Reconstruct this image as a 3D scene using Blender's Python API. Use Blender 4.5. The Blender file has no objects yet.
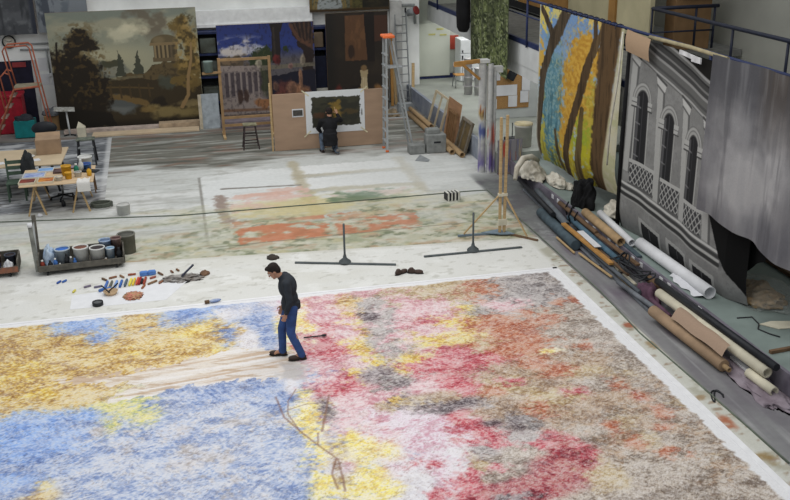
import bpy, bmesh, math, random
import numpy as np
from mathutils import Vector, Matrix, Quaternion
random.seed(7)
C = bpy.context.scene.collection
PI = math.pi

# ------------------------------------------------------------------ colours and materials
def lin(c):
    out = []
    for v in c[:3]:
        v = v / 255.0
        out.append(v / 12.92 if v <= .04045 else ((v + .055) / 1.055) ** 2.4)
    return (*out, 1.0)

_mats = {}
def mat(name, col, rough=.75, metal=0.0, var=.12, scale=6.0, col2=None, mix=.5, alpha=1.0, stretch=(1, 1, 1)):
    """procedural material: two tones mixed by noise"""
    if name in _mats: return _mats[name]
    m = bpy.data.materials.new(name); m.use_nodes = True
    nt = m.node_tree; b = nt.nodes['Principled BSDF']
    tc = nt.nodes.new('ShaderNodeTexCoord'); mp = nt.nodes.new('ShaderNodeMapping')
    mp.inputs['Scale'].default_value = stretch
    nz = nt.nodes.new('ShaderNodeTexNoise'); nz.inputs['Scale'].default_value = scale
    nz.inputs['Detail'].default_value = 5
    cr = nt.nodes.new('ShaderNodeValToRGB')
    a = [max(0, v * (1 - var)) for v in col]
    c2 = col2 if col2 else [min(255, v * (1 + var)) for v in col]
    w = .22
    cr.color_ramp.elements[0].position = max(0, mix - w); cr.color_ramp.elements[1].position = min(1, mix + w)
    cr.color_ramp.elements[0].color = lin(a if not col2 else col); cr.color_ramp.elements[1].color = lin(c2)
    nt.links.new(tc.outputs['Object'], mp.inputs['Vector']); nt.links.new(mp.outputs[0], nz.inputs['Vector'])
    nt.links.new(nz.outputs['Fac'], cr.inputs['Fac']); nt.links.new(cr.outputs['Color'], b.inputs['Base Color'])
    b.inputs['Roughness'].default_value = rough; b.inputs['Metallic'].default_value = metal
    b.inputs['Specular IOR Level'].default_value = .25
    if alpha < 1: b.inputs['Alpha'].default_value = alpha
    _mats[name] = m
    return m

def painted_mat(name, rough=.85, grain=.06, scale=60.0, spec=.15):
    """material of a hand-painted surface: paint colours stored on the mesh, with a fine procedural grain"""
    if name in _mats: return _mats[name]
    m = bpy.data.materials.new(name); m.use_nodes = True
    nt = m.node_tree; b = nt.nodes['Principled BSDF']
    at = nt.nodes.new('ShaderNodeAttribute'); at.attribute_name = 'paint'
    tc = nt.nodes.new('ShaderNodeTexCoord')
    nz = nt.nodes.new('ShaderNodeTexNoise'); nz.inputs['Scale'].default_value = scale; nz.inputs['Detail'].default_value = 3
    mr = nt.nodes.new('ShaderNodeMapRange')
    mr.inputs['From Min'].default_value = .3; mr.inputs['From Max'].default_value = .7
    mr.inputs['To Min'].default_value = 1 - grain; mr.inputs['To Max'].default_value = 1 + grain
    mx = nt.nodes.new('ShaderNodeVectorMath'); mx.operation = 'SCALE'
    nt.links.new(tc.outputs['Object'], nz.inputs['Vector']); nt.links.new(nz.outputs['Fac'], mr.inputs['Value'])
    nt.links.new(at.outputs['Color'], mx.inputs[0]); nt.links.new(mr.outputs[0], mx.inputs['Scale'])
    nt.links.new(mx.outputs[0], b.inputs['Base Color'])
    b.inputs['Roughness'].default_value = rough; b.inputs['Specular IOR Level'].default_value = spec
    _mats[name] = m
    return m

# ------------------------------------------------------------------ objects
def link(o, parent=None):
    C.objects.link(o)
    if parent is not None: o.parent = parent
    return o

def tag(o, label=None, cat=None, group=None, kind=None):
    if label: o['label'] = label
    if cat: o['category'] = cat
    if group: o['group'] = group
    if kind: o['kind'] = kind
    return o

def thing(name, label, cat, loc=(0, 0, 0), rz=0.0, group=None):
    o = bpy.data.objects.new(name, None); link(o)
    o.empty_display_size = .1
    o.location = loc; o.rotation_euler = (0, 0, rz)
    return tag(o, label, cat, group)

def dup(root, loc=None, rz=None, label=None, group=None):
    r = root.copy(); C.objects.link(r)
    if loc is not None: r.location = loc
    if rz is not None: r.rotation_euler = (0, 0, rz)
    if label: r['label'] = label
    if group: r['group'] = group
    for ch in list(root.children):
        c = ch.copy(); C.objects.link(c); c.parent = r
        for g in list(ch.children):
            d = g.copy(); C.objects.link(d); d.parent = c
    return r

class MB:
    """collects shapes into one mesh"""
    def __init__(s): s.bm = bmesh.new()
    def box(s, c, d, rot=(0, 0, 0), bev=0.0):
        r = bmesh.ops.create_cube(s.bm, size=1.0)
        vs = r['verts']
        bmesh.ops.scale(s.bm, vec=d, verts=vs)
        if bev > 0:
            es = list({e for v in vs for e in v.link_edges})
            q = bmesh.ops.bevel(s.bm, geom=es, offset=bev, segments=1, affect='EDGES')
            vs = list({v for f in q['faces'] for v in f.verts} | {v for v in vs if v.is_valid})
        M = Matrix.Translation(c) @ (Matrix.Rotation(rot[2], 4, 'Z') @ Matrix.Rotation(rot[1], 4, 'Y') @ Matrix.Rotation(rot[0], 4, 'X'))
        bmesh.ops.transform(s.bm, matrix=M, verts=vs)
        return s
    def bar(s, a, b, w, h, bev=0.0, up=(0, 0, 1)):
        """box-section bar from a to b, w wide, h tall"""
        a = Vector(a); b = Vector(b); d = b - a; L = d.length; d.normalize()
        upv = Vector(up)
        if abs(d.dot(upv)) > .98: upv = Vector((0, 1, 0))
        x = d.cross(upv).normalized(); z = x.cross(d).normalized()
        M = Matrix((x, d, z)).transposed().to_4x4(); M.translation = (a + b) / 2
        r = bmesh.ops.create_cube(s.bm, size=1.0); vs = r['verts']
        bmesh.ops.scale(s.bm, vec=(w, L, h), verts=vs)
        if bev > 0:
            es = list({e for v in vs for e in v.link_edges})
            q = bmesh.ops.bevel(s.bm, geom=es, offset=bev, segments=1, affect='EDGES')
            vs = list({v for f in q['faces'] for v in f.verts} | {v for v in vs if v.is_valid})
        bmesh.ops.transform(s.bm, matrix=M, verts=vs)
        return s
    def tube(s, pts, r, n=10, caps=True, r2=None):
        """round tube along a polyline; r may be a list"""
        pts = [Vector(p) for p in pts]; k = len(pts)
        rs = list(r) if isinstance(r, (list, tuple)) else [r + (((r2 if r2 is not None else r) - r) * i / (k - 1)) for i in range(k)]
        rings = []; px = None
        for i, p in enumerate(pts):
            d = (pts[min(i + 1, k - 1)] - pts[max(i - 1, 0)]).normalized()
            if px is None:
                h = Vector((0, 0, 1)) if abs(d.z) < .9 else Vector((1, 0, 0))
                px = d.cross(h).normalized()
            else:
                px = (px - d * px.dot(d)).normalized()
            py = d.cross(px)
            rings.append([s.bm.verts.new(p + (px * math.cos(2 * PI * j / n) + py * math.sin(2 * PI * j / n)) * rs[i]) for j in range(n)])
        for a, b in zip(rings, rings[1:]):
            for j in range(n):
                f = s.bm.faces.new((a[j], a[(j + 1) % n], b[(j + 1) % n], b[j])); f.smooth = True
        if caps:
            s.bm.faces.new(rings[0][::-1]); s.bm.faces.new(rings[-1])
        return s
    def pipe(s, a, b, r, th, n=14):
        """hollow tube with visible bore"""
        a = Vector(a); b = Vector(b); d = (b - a).normalized()
        h = Vector((0, 0, 1)) if abs(d.z) < .9 else Vector((1, 0, 0))
        x = d.cross(h).normalized(); y = d.cross(x)
        R = []
        for c, q in ((a, r - th), (a, r), (b, r), (b, r - th)):
            R.append([s.bm.verts.new(c + (x * math.cos(2 * PI * j / n) + y * math.sin(2 * PI * j / n)) * q) for j in range(n)])
        for k in range(4):
            A, B = R[k], R[(k + 1) % 4]
            for j in range(n):
                f = s.bm.faces.new((A[j], A[(j + 1) % n], B[(j + 1) % n], B[j])); f.smooth = k in (1, 3)
        return s
    def lathe(s, prof, c=(0, 0, 0), n=20, sx=1.0, sy=1.0):
        """profile of (radius, z) turned about z; closed at ends when radius is 0"""
        rings = []
        for (r, z) in prof:
            if r < 1e-5: rings.append([s.bm.verts.new((c[0], c[1], c[2] + z))])
            else: rings.append([s.bm.verts.new((c[0] + r * sx * math.cos(2 * PI * j / n), c[1] + r * sy * math.sin(2 * PI * j / n), c[2] + z)) for j in range(n)])
        for a, b in zip(rings, rings[1:]):
            for j in range(n):
                j2 = (j + 1) % n
                if len(a) == 1 and len(b) == 1: continue
                if len(a) == 1: f = s.bm.faces.new((a[0], b[j2], b[j]))
                elif len(b) == 1: f = s.bm.faces.new((a[j], a[j2], b[0]))
                else: f = s.bm.faces.new((a[j], a[j2], b[j2], b[j]))
                f.smooth = True
        return s
    def prism(s, pts, z0, z1):
        """polygon (x, y) raised from z0 to z1"""
        a = [s.bm.verts.new((p[0], p[1], z0)) for p in pts]; b = [s.bm.verts.new((p[0], p[1], z1)) for p in pts]
        s.bm.faces.new(a[::-1]); s.bm.faces.new(b)
        for i in range(len(pts)):
            j = (i + 1) % len(pts); s.bm.faces.new((a[i], a[j], b[j], b[i]))
        return s
    def poly(s, pts):
        s.bm.faces.new([s.bm.verts.new(p) for p in pts]); return s
    def ball(s, c, r, sub=2, rot=None):
        r3 = r if isinstance(r, (tuple, list)) else (r, r, r)
        q = bmesh.ops.create_icosphere(s.bm, subdivisions=sub, radius=1.0)
        M = Matrix.Translation(c)
        if rot is not None: M = M @ rot.to_4x4()
        M = M @ Matrix.Diagonal((*r3, 1))
        bmesh.ops.transform(s.bm, matrix=M, verts=q['verts'])
        for v in q['verts']:
            for f in v.link_faces: f.smooth = True
        return s
    def limb(s, a, b, r1, r2, n=14):
        """round-ended tapered limb"""
        s.ball(a, r1); s.ball(b, r2); s.tube([a, b], r1, n=n, r2=r2); return s
    def build(s, name, m, parent=None, solid=0.0, fix=True):
        me = bpy.data.meshes.new(name)
        if fix: bmesh.ops.recalc_face_normals(s.bm, faces=s.bm.faces)
        s.bm.to_mesh(me); s.bm.free()
        o = bpy.data.objects.new(name, me); me.materials.append(m)
        link(o, parent)
        if solid:
            md = o.modifiers.new('thickness', 'SOLIDIFY'); md.thickness = solid; md.offset = 0
        return o

def fuse(o, voxel=.012, smooth=4):
    """turn overlapping shapes into one continuous skin"""
    md = o.modifiers.new('r', 'REMESH'); md.mode = 'VOXEL'; md.voxel_size = voxel; md.use_smooth_shade = True
    sm = o.modifiers.new('s', 'SMOOTH'); sm.factor = .5; sm.iterations = smooth
    dg = bpy.context.evaluated_depsgraph_get()
    me = bpy.data.meshes.new_from_object(o.evaluated_get(dg))
    o.modifiers.clear(); o.data = me
    for p in me.polygons: p.use_smooth = True
    return o

# ------------------------------------------------------------------ painting kit (paint is stored as mesh colours)
_lat = {}
def vnoise(x, y, seed):
    if seed not in _lat: _lat[seed] = np.random.default_rng(seed).random((256, 256)).astype(np.float32)
    L = _lat[seed]
    xi = np.floor(x).astype(np.int64); yi = np.floor(y).astype(np.int64)
    fx = (x - xi).astype(np.float32); fy = (y - yi).astype(np.float32)
    fx = fx * fx * (3 - 2 * fx); fy = fy * fy * (3 - 2 * fy)
    xi &= 255; yi &= 255; x1 = (xi + 1) & 255; y1 = (yi + 1) & 255
    return (L[yi, xi] * (1 - fx) + L[yi, x1] * fx) * (1 - fy) + (L[y1, xi] * (1 - fx) + L[y1, x1] * fx) * fy

class Paint:
    def __init__(s, x, y, base):
        s.x = x.astype(np.float32); s.y = y.astype(np.float32)
        s.c = np.empty((len(x), 3), np.float32); s.c[:] = base
    def fbm(s, sx, sy=None, seed=1, octv=4, ang=0.0):
        """0..1 noise; sx, sy are feature sizes along and across direction ang"""
        sy = sy or sx
        ca, sa = math.cos(ang), math.sin(ang)
        u = (s.x * ca + s.y * sa) / sx + 17.3 * seed; v = (-s.x * sa + s.y * ca) / sy + 5.7 * seed
        t = 0; a = .5; n = 0
        for o in range(octv):
            t = t + a * vnoise(u, v, seed * 7 + o); n += a; u = u * 2.03 + 3.1; v = v * 2.03 + 1.7; a *= .55
        return np.clip((t / n - .5) * 1.6 + .5, 0, 1)
    def fill(s, m, col, a=1.0):
        m = np.clip(m * a, 0, 1)[:, None]; s.c += (np.asarray(col, np.float32) - s.c) * m
    def ell(s, cx, cy, rx, ry, soft=.3, warp=None, amp=.0, ang=0.0):
        dx = s.x - cx; dy = s.y - cy
        if ang:
            ca, sa = math.cos(ang), math.sin(ang); dx, dy = dx * ca + dy * sa, -dx * sa + dy * ca
        d = np.sqrt((dx / rx) ** 2 + (dy / ry) ** 2)
        if warp is not None: d = d + (warp - .5) * amp
        return np.clip((1 + soft / 2 - d) / soft, 0, 1)
    def poly(s, pts, wx=None, wy=None):
        x = s.x if wx is None else s.x + wx; y = s.y if wy is None else s.y + wy
        ins = np.zeros(len(x), bool); n = len(pts)
        for i in range(n):
            x0, y0 = pts[i][:2]; x1, y1 = pts[(i + 1) % n][:2]
            if y0 == y1: continue
            k = (y0 > y) != (y1 > y)
            ins ^= k & (x < (x1 - x0) * (y - y0) / (y1 - y0) + x0)
        return ins.astype(np.float32)
    def line(s, pts, w, soft=.5, warp=None, amp=0.0, w2=None):
        """soft-edged stroke along a polyline"""
        best = np.zeros(len(s.x), np.float32); k = len(pts) - 1
        for i in range(k):
            ax, ay = pts[i][:2]; bx, by = pts[i + 1][:2]
            L2 = (bx - ax) ** 2 + (by - ay) ** 2 + 1e-9
            t = np.clip(((s.x - ax) * (bx - ax) + (s.y - ay) * (by - ay)) / L2, 0, 1)
            d = np.hypot(s.x - ax - t * (bx - ax), s.y - ay - t * (by - ay))
            ww = w if w2 is None else w + (w2 - w) * (i + t) / k
            d = d / (ww / 2)
            if warp is not None: d = d + (warp - .5) * amp
            best = np.maximum(best, np.clip((1 + soft / 2 - d) / soft, 0, 1))
        return best

def srgb_lin(c):
    c = np.clip(c / 255.0, 0, 1)
    return np.where(c <= .04045, c / 12.92, ((c + .055) / 1.055) ** 2.4)

def grid_mesh(name, co, nx, ny, rgb, m, parent=None, smooth=True):
    """(ny x nx) grid of points with paint colours"""
    me = bpy.data.meshes.new(name)
    nv = nx * ny
    j, i = np.meshgrid(np.arange(ny - 1), np.arange(nx - 1), indexing='ij')
    a = (j * nx + i).ravel(); q = np.stack([a, a + 1, a + nx + 1, a + nx], 1).astype(np.int32)
    nf = len(q)
    me.vertices.add(nv); me.vertices.foreach_set('co', np.asarray(co, np.float32).ravel())
    me.loops.add(nf * 4); me.loops.foreach_set('vertex_index', q.ravel())
    me.polygons.add(nf); me.polygons.foreach_set('loop_start', np.arange(0, nf * 4, 4, dtype=np.int32))
    try: me.polygons.foreach_set('loop_total', np.full(nf, 4, np.int32))
    except Exception: pass
    me.update(calc_edges=True); me.validate()
    if smooth: me.polygons.foreach_set('use_smooth', np.ones(nf, bool))
    ca = me.color_attributes.new('paint', 'FLOAT_COLOR', 'POINT')
    rgba = np.ones((nv, 4), np.float32); rgba[:, :3] = srgb_lin(rgb)
    ca.data.foreach_set('color', rgba.ravel())
    me.materials.append(m)
    o = bpy.data.objects.new(name, me)
    return link(o, parent)

def uvgrid(nx, ny):
    u, v = np.meshgrid(np.linspace(0, 1, nx), np.linspace(0, 1, ny))
    return u.ravel(), v.ravel()

# ================================================================== floor, ground sheet and the big painted cloth
def axis(parts):
    out = []
    for a, b, st in parts:
        out += list(np.arange(a, b - st * .5, st))
    out.append(parts[-1][1]); return np.array(out)

PM = painted_mat('painted floor', .8, .05, 9.0)
PC = painted_mat('painted cloth', .9, .05, 40.0)

fx = axis([(-12, -6.2, .6), (-6.2, 8.6, .035), (8.6, 20, .6)])
fy = axis([(1, 18.4, .6), (18.4, 33.8, .04), (33.8, 40, .6)])
X, Y = np.meshgrid(fx, fy); p = Paint(X.ravel(), Y.ravel(), (187, 189, 186))
n1 = p.fbm(1.4, .5, 3); n2 = p.fbm(.35, .22, 4); n3 = p.fbm(2.6, 2.6, 5); n4 = p.fbm(.12, .12, 6, 3); nl = p.fbm(1.8, .12, 8)
p.fill(np.clip((n1 - .45) * 3, 0, 1), (207, 208, 206), .8)
p.fill(np.clip((n2 - .6) * 4, 0, 1), (164, 163, 157), .5)
p.fill(np.clip((nl - .62) * 5, 0, 1), (150, 150, 145), .45)
# darker, browner band in front of the back wall
d = np.clip((p.y - 26.4 + (n1 - .5) * 2.2) / 1.2, 0, 1)
p.fill(d, (106, 105, 97), .92)
p.fill(d * np.clip((nl - .5) * 5, 0, 1), (80, 80, 74), .7)
p.fill(d * np.clip((p.fbm(1.2, .15, 9) - .6) * 6, 0, 1), (176, 178, 173), .6)
p.fill(d * np.clip((p.fbm(1.2, .3, 10) - .6) * 6, 0, 1), (128, 96, 82), .5)
p.fill(np.clip((p.y - 30.5) / 1, 0, 1), (150, 150, 148), .6)
# old paint ghosts of former cloths
w = (n2 - .5) * .25; w2 = (n4 - .5) * .12
def ghost(pts, col, a, nn=None, k=1.0):
    m = p.poly(pts, w2, w2)
    if nn is not None: m = m * np.clip((nn - .5) * 4 + k, 0, 1)
    p.fill(m, col, a)
ghost([(0.367, 25.502), (2.92, 25.996), (2.715, 22.824), (0.338, 19.834)], (212, 214, 213), .8, n1, .9)
ghost([(0.502, 24.979), (2.79, 25.407), (3.001, 23.086), (0.441, 23.048)], (206, 208, 207), .7)
ghost([(2.96, 25.878), (5.853, 25.907), (5.85, 25.041), (3.013, 25.039)], (216, 217, 216), .95)
ghost([(2.911, 24.674), (5.806, 24.741), (5.889, 23.627), (2.927, 23.638)], (212, 213, 212), .9)
ghost([(3.086, 23.325), (5.897, 23.342), (5.832, 22.284), (3.071, 22.226)], (206, 206, 200), .85)
p.fill(p.line([(2.973, 26.414), (2.978, 21.617)], .28, .9, n2, 1.2), (168, 158, 132), .7)
p.fill(p.line([(2.859, 24.885), (5.8, 24.95)], .28, .9, n2, 1.2), (170, 160, 138), .6)
p.fill(p.line([(2.939, 23.545), (5.87, 23.444)], .3, .9, n2, 1.2), (170, 160, 132), .6)
p.fill(p.line([(5.931, 25.996), (5.864, 22.802)], .3, .9, n2, 1.2), (166, 155, 130), .6)
ghost([(1.011, 23.65), (3.05, 23.785), (3.072, 22.555), (1.008, 22.169)], (202, 172, 160), .85, n2, .7)
ghost([(1.33, 23.912), (2.926, 24.004), (2.94, 23.366), (1.35, 23.21)], (198, 160, 145), .6, n1, .6)
ghost([(3.538, 23.285), (5.656, 23.225), (5.579, 22.705), (3.477, 22.609)], (200, 168, 156), .5, n2, .5)
ghost([(0.967, 21.574), (3.115, 21.579), (3.087, 19.993), (0.975, 19.85)], (184, 118, 90), .95, n2, 1.1)
ghost([(3.229, 21.547), (5.216, 21.542), (5.133, 19.981), (3.172, 19.97)], (180, 120, 94), .9, n2, .95)
p.fill(p.line([(0.787, 23.626), (0.854, 21.605)], .3, .8, n4, 1.6), (132, 114, 104), .8)
p.fill(p.line([(0.902, 24.305), (2.888, 24.108)], .1, .8, n2, 1.5), (110, 105, 98), .8)
p.fill(p.line([(0.367, 25.502), (0.35, 20.086)], .07, .8, n2, 1.), (130, 128, 122), .8)
p.fill(p.ell(*(2.639, 22.266, 1.698, 0.63), .8, n2, 1.2), (192, 178, 128), .75)
p.fill(p.ell(*(5.007, 22.346, 1.235, 0.493), .8, n2, 1.2), (190, 180, 140), .7)
p.fill(p.ell(*(4.397, 22.69, 0.698, 0.417), .7, n2, 1.5), (96, 116, 94), .85)
p.fill(p.ell(*(3.92, 22.568, 0.445, 0.246), .7, n2, 1.5), (100, 116, 92), .6)
# green and ochre edge of the bare floor, along the ground sheet
g = np.clip((22.3 - p.y + (n1 - .5) * 2.4) / 1.6, 0, 1)
p.fill(g, (176, 174, 150), .75)
p.fill(g * np.clip((p.fbm(.45, .3, 12) - .52) * 4, 0, 1), (134, 140, 112), .6)
p.fill(g * np.clip((p.fbm(.35, .25, 13) - .55) * 4, 0, 1), (184, 174, 140), .6)
p.fill(g * np.clip((p.fbm(.5, .25, 14) - .6) * 5, 0, 1), (170, 128, 104), .4)
p.fill(g * np.clip((p.fbm(.22, .16, 15) - .6) * 5, 0, 1), (98, 106, 84), .65)
p.fill(g * np.clip((p.fbm(.3, .25, 16) - .58) * 5, 0, 1), (198, 197, 186), .6)
ghost([(1.025, 21.121), (3.102, 21.202), (3.076, 20.064), (1.026, 19.965)], (184, 112, 82), .75, n2, 1.0)
ghost([(3.27, 21.08), (5.175, 21.08), (5.151, 20.047), (3.183, 20.035)], (180, 112, 84), .7, n2, .9)
l = np.clip((-2.0 - p.x) * 2, 0, 1) * g
p.fill(l, (205, 206, 202), .7)
p.fill(np.clip((7.6 - p.x) * -1 + .5, 0, 1) * np.clip((24 - p.y), 0, 1), (150, 152, 150), .9)
p.fill(p.ell(6.2, 25, 2.0, 3, 1.0, n1, .8), (198, 200, 198), .6)
p.fill(p.line([(-4.063, 21.299), (0.451, 21.28), (5.537, 20.978)], .03, .6), (140, 140, 132), .5)
p.fill(p.line([(0.344, 19.96), (3.002, 20.017), (6.489, 20.108)], .04, .6, n2, .8), (110, 104, 92), .7)
# bare concrete strip beside the roll store, mauve and speckled
m = np.clip((p.x - 7.3) * 8, 0, 1) * np.clip((24 - p.y), 0, 1)
p.fill(m, (128, 128, 129), 1); p.fill(m * np.clip((n2 - .5) * 4, 0, 1), (104, 100, 106), .6); p.fill(m * np.clip((n4 - .68) * 10, 0, 1), (168, 168, 168), .5); p.fill(m * np.clip((p.fbm(.6, .5, 17) - .6) * 6, 0, 1), (96, 84, 98), .6); p.fill(m * np.clip((p.y - 18) / 3, 0, 1), (92, 96, 94), .6)
co = np.stack([p.x, p.y, np.zeros_like(p.x)], 1)
tag(grid_mesh('floor', co, len(fx), len(fy), p.c, PM), kind='structure')

# grey paint-scuffed floor cloth under the work tables
def flat_sheet(name, pts, z, nx, ny, painter, base, m=PC):
    """four corners near-left, near-right, far-right, far-left"""
    u, v = uvgrid(nx, ny); A, B, Cc, D = [np.array(q[:2]) for q in pts]
    P2 = ((1 - u) * (1 - v))[:, None] * A + (u * (1 - v))[:, None] * B + (u * v)[:, None] * Cc + ((1 - u) * v)[:, None] * D
    q = Paint(P2[:, 0], P2[:, 1], base); q.u = u; q.v = v
    painter(q)
    o = grid_mesh(name, np.stack([q.x, q.y, np.full_like(q.x, z)], 1), nx, ny, q.c, m)
    return o
def tarp_paint(q):
    a = q.fbm(1.2, .4, 31); b = q.fbm(.4, .14, 32); c = q.fbm(.9, .5, 33)
    q.fill(np.clip((b - .45) * 4, 0, 1), (95, 98, 102), .8)
    q.fill(np.clip((c - .5) * 5, 0, 1), (178, 181, 184), .85)
    q.fill(np.clip((a - .55) * 5, 0, 1), (196, 198, 199), .8)
    q.fill(np.clip((q.fbm(.5, .08, 34) - .62) * 7, 0, 1), (62, 64, 68), .7)
    q.fill(np.clip((.02 - q.v) * 90, 0, 1), (205, 206, 206), .8)
    q.fill(np.clip((q.u - .965) * 60, 0, 1), (205, 206, 206), .7)
    q.fill(np.clip((.45 - q.v) * 2, 0, 1) * np.clip((b - .35) * 4, 0, 1), (84, 82, 82), .6)
tag(flat_sheet('floor_cloth', [(-7.2, 23.6), (-1.98, 23.5), (-2.1, 30.85), (-7.2, 31.2)], .006, 150, 190, tarp_paint, (128, 131, 135)),
    'grey paint-scuffed floor cloth under the two work tables', 'floor cloth')

# off-white ground sheet round the painted cloth
def ground_paint(q):
    a = q.fbm(1.6, .8, 41); b = q.fbm(.5, .3, 42); c = q.fbm(.16, .1, 43, 3)
    q.fill(np.clip((a - .45) * 3, 0, 1), (204, 203, 196), .7)
    q.fill(np.clip((b - .58) * 5, 0, 1), (219, 219, 216), .8)
    q.fill(np.clip((c - .78) * 12, 0, 1), (160, 158, 148), .35)
    r = np.clip((q.x - 7.05) * 8, 0, 1)
    q.fill(r, (178, 178, 166), .55); q.fill(r * np.clip((b - .6) * 8, 0, 1), (150, 146, 128), .55)
    q.fill(r * np.clip((c - .78) * 12, 0, 1), (126, 96, 72), .5)
    for (ex, ey, rx, ry, col) in ((*(7.266, 14.083, 0.086, 0.125), (150, 84, 60)), (*(7.199, 10.76, 0.085, 0.144), (160, 92, 64)), (*(7.215, 9.77, 0.118, 0.127), (140, 116, 76)),
                                   (*(7.166, 11.454, 0.059, 0.062), (150, 128, 98)), (*(7.303, 13.261, 0.066, 0.115), (150, 130, 100))):
        q.fill(q.ell(ex, ey, rx, ry, .8, c, 1.6), col, .85)
    q.fill(np.clip((.012 - (1 - q.v)) * 150, 0, 1) , (190, 188, 178), .5)
tag(flat_sheet('ground_sheet', [(-7.2, 6), (7.38, 6), (7.36, 18.72), (-7.2, 20.05)], .005, 360, 320, ground_paint, (211, 211, 207)),
    'wide off-white ground sheet lying under the painted cloth', 'ground sheet')

# ------------------------------------------------------------------ the painted cloth
cx = np.arange(-5.2, 7.075, .0165); cy = np.arange(7.0, 16.92, .0165)
X, Y = np.meshgrid(cx, cy); q = Paint(X.ravel(), Y.ravel(), (216, 215, 217))
CL = dict(  # three tones of each area of pigment: light, middle, dark
    WH=[(224, 222, 226), (216, 214, 219), (205, 202, 208)],
    YE=[(216, 198, 150), (204, 168, 88), (150, 114, 70)],
    GY=[(222, 209, 146), (222, 192, 88), (180, 140, 66)],
    YG=[(222, 215, 150), (216, 208, 120), (178, 184, 130)],
    LY=[(234, 226, 190), (236, 222, 120), (222, 196, 110)],
    BB=[(160, 184, 224), (132, 164, 220), (112, 140, 196)],
    BD=[(172, 184, 210), (136, 156, 198), (98, 118, 166)],
    BG=[(196, 202, 216), (166, 180, 208), (124, 142, 184)],
    BT=[(208, 205, 206), (192, 192, 200), (168, 162, 160)],
    PK=[(221, 200, 202), (210, 168, 174), (190, 130, 140)],
    WP=[(222, 212, 220), (216, 196, 208), (198, 150, 166)],
    RD=[(206, 150, 152), (192, 90, 100), (158, 58, 70)],
    DR=[(180, 120, 118), (160, 68, 76), (120, 44, 54)],
    OR=[(194, 150, 128), (180, 110, 82), (148, 78, 56)],
    TN=[(200, 186, 158), (184, 162, 122), (150, 124, 88)],
    BR=[(186, 164, 142), (162, 134, 108), (122, 96, 76)],
    GR=[(186, 180, 178), (154, 148, 148), (112, 106, 106)],
    DG=[(150, 140, 142), (104, 94, 98), (72, 62, 66)],
    LG=[(196, 186, 175), (166, 153, 140), (118, 105, 94)],
)
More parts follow.
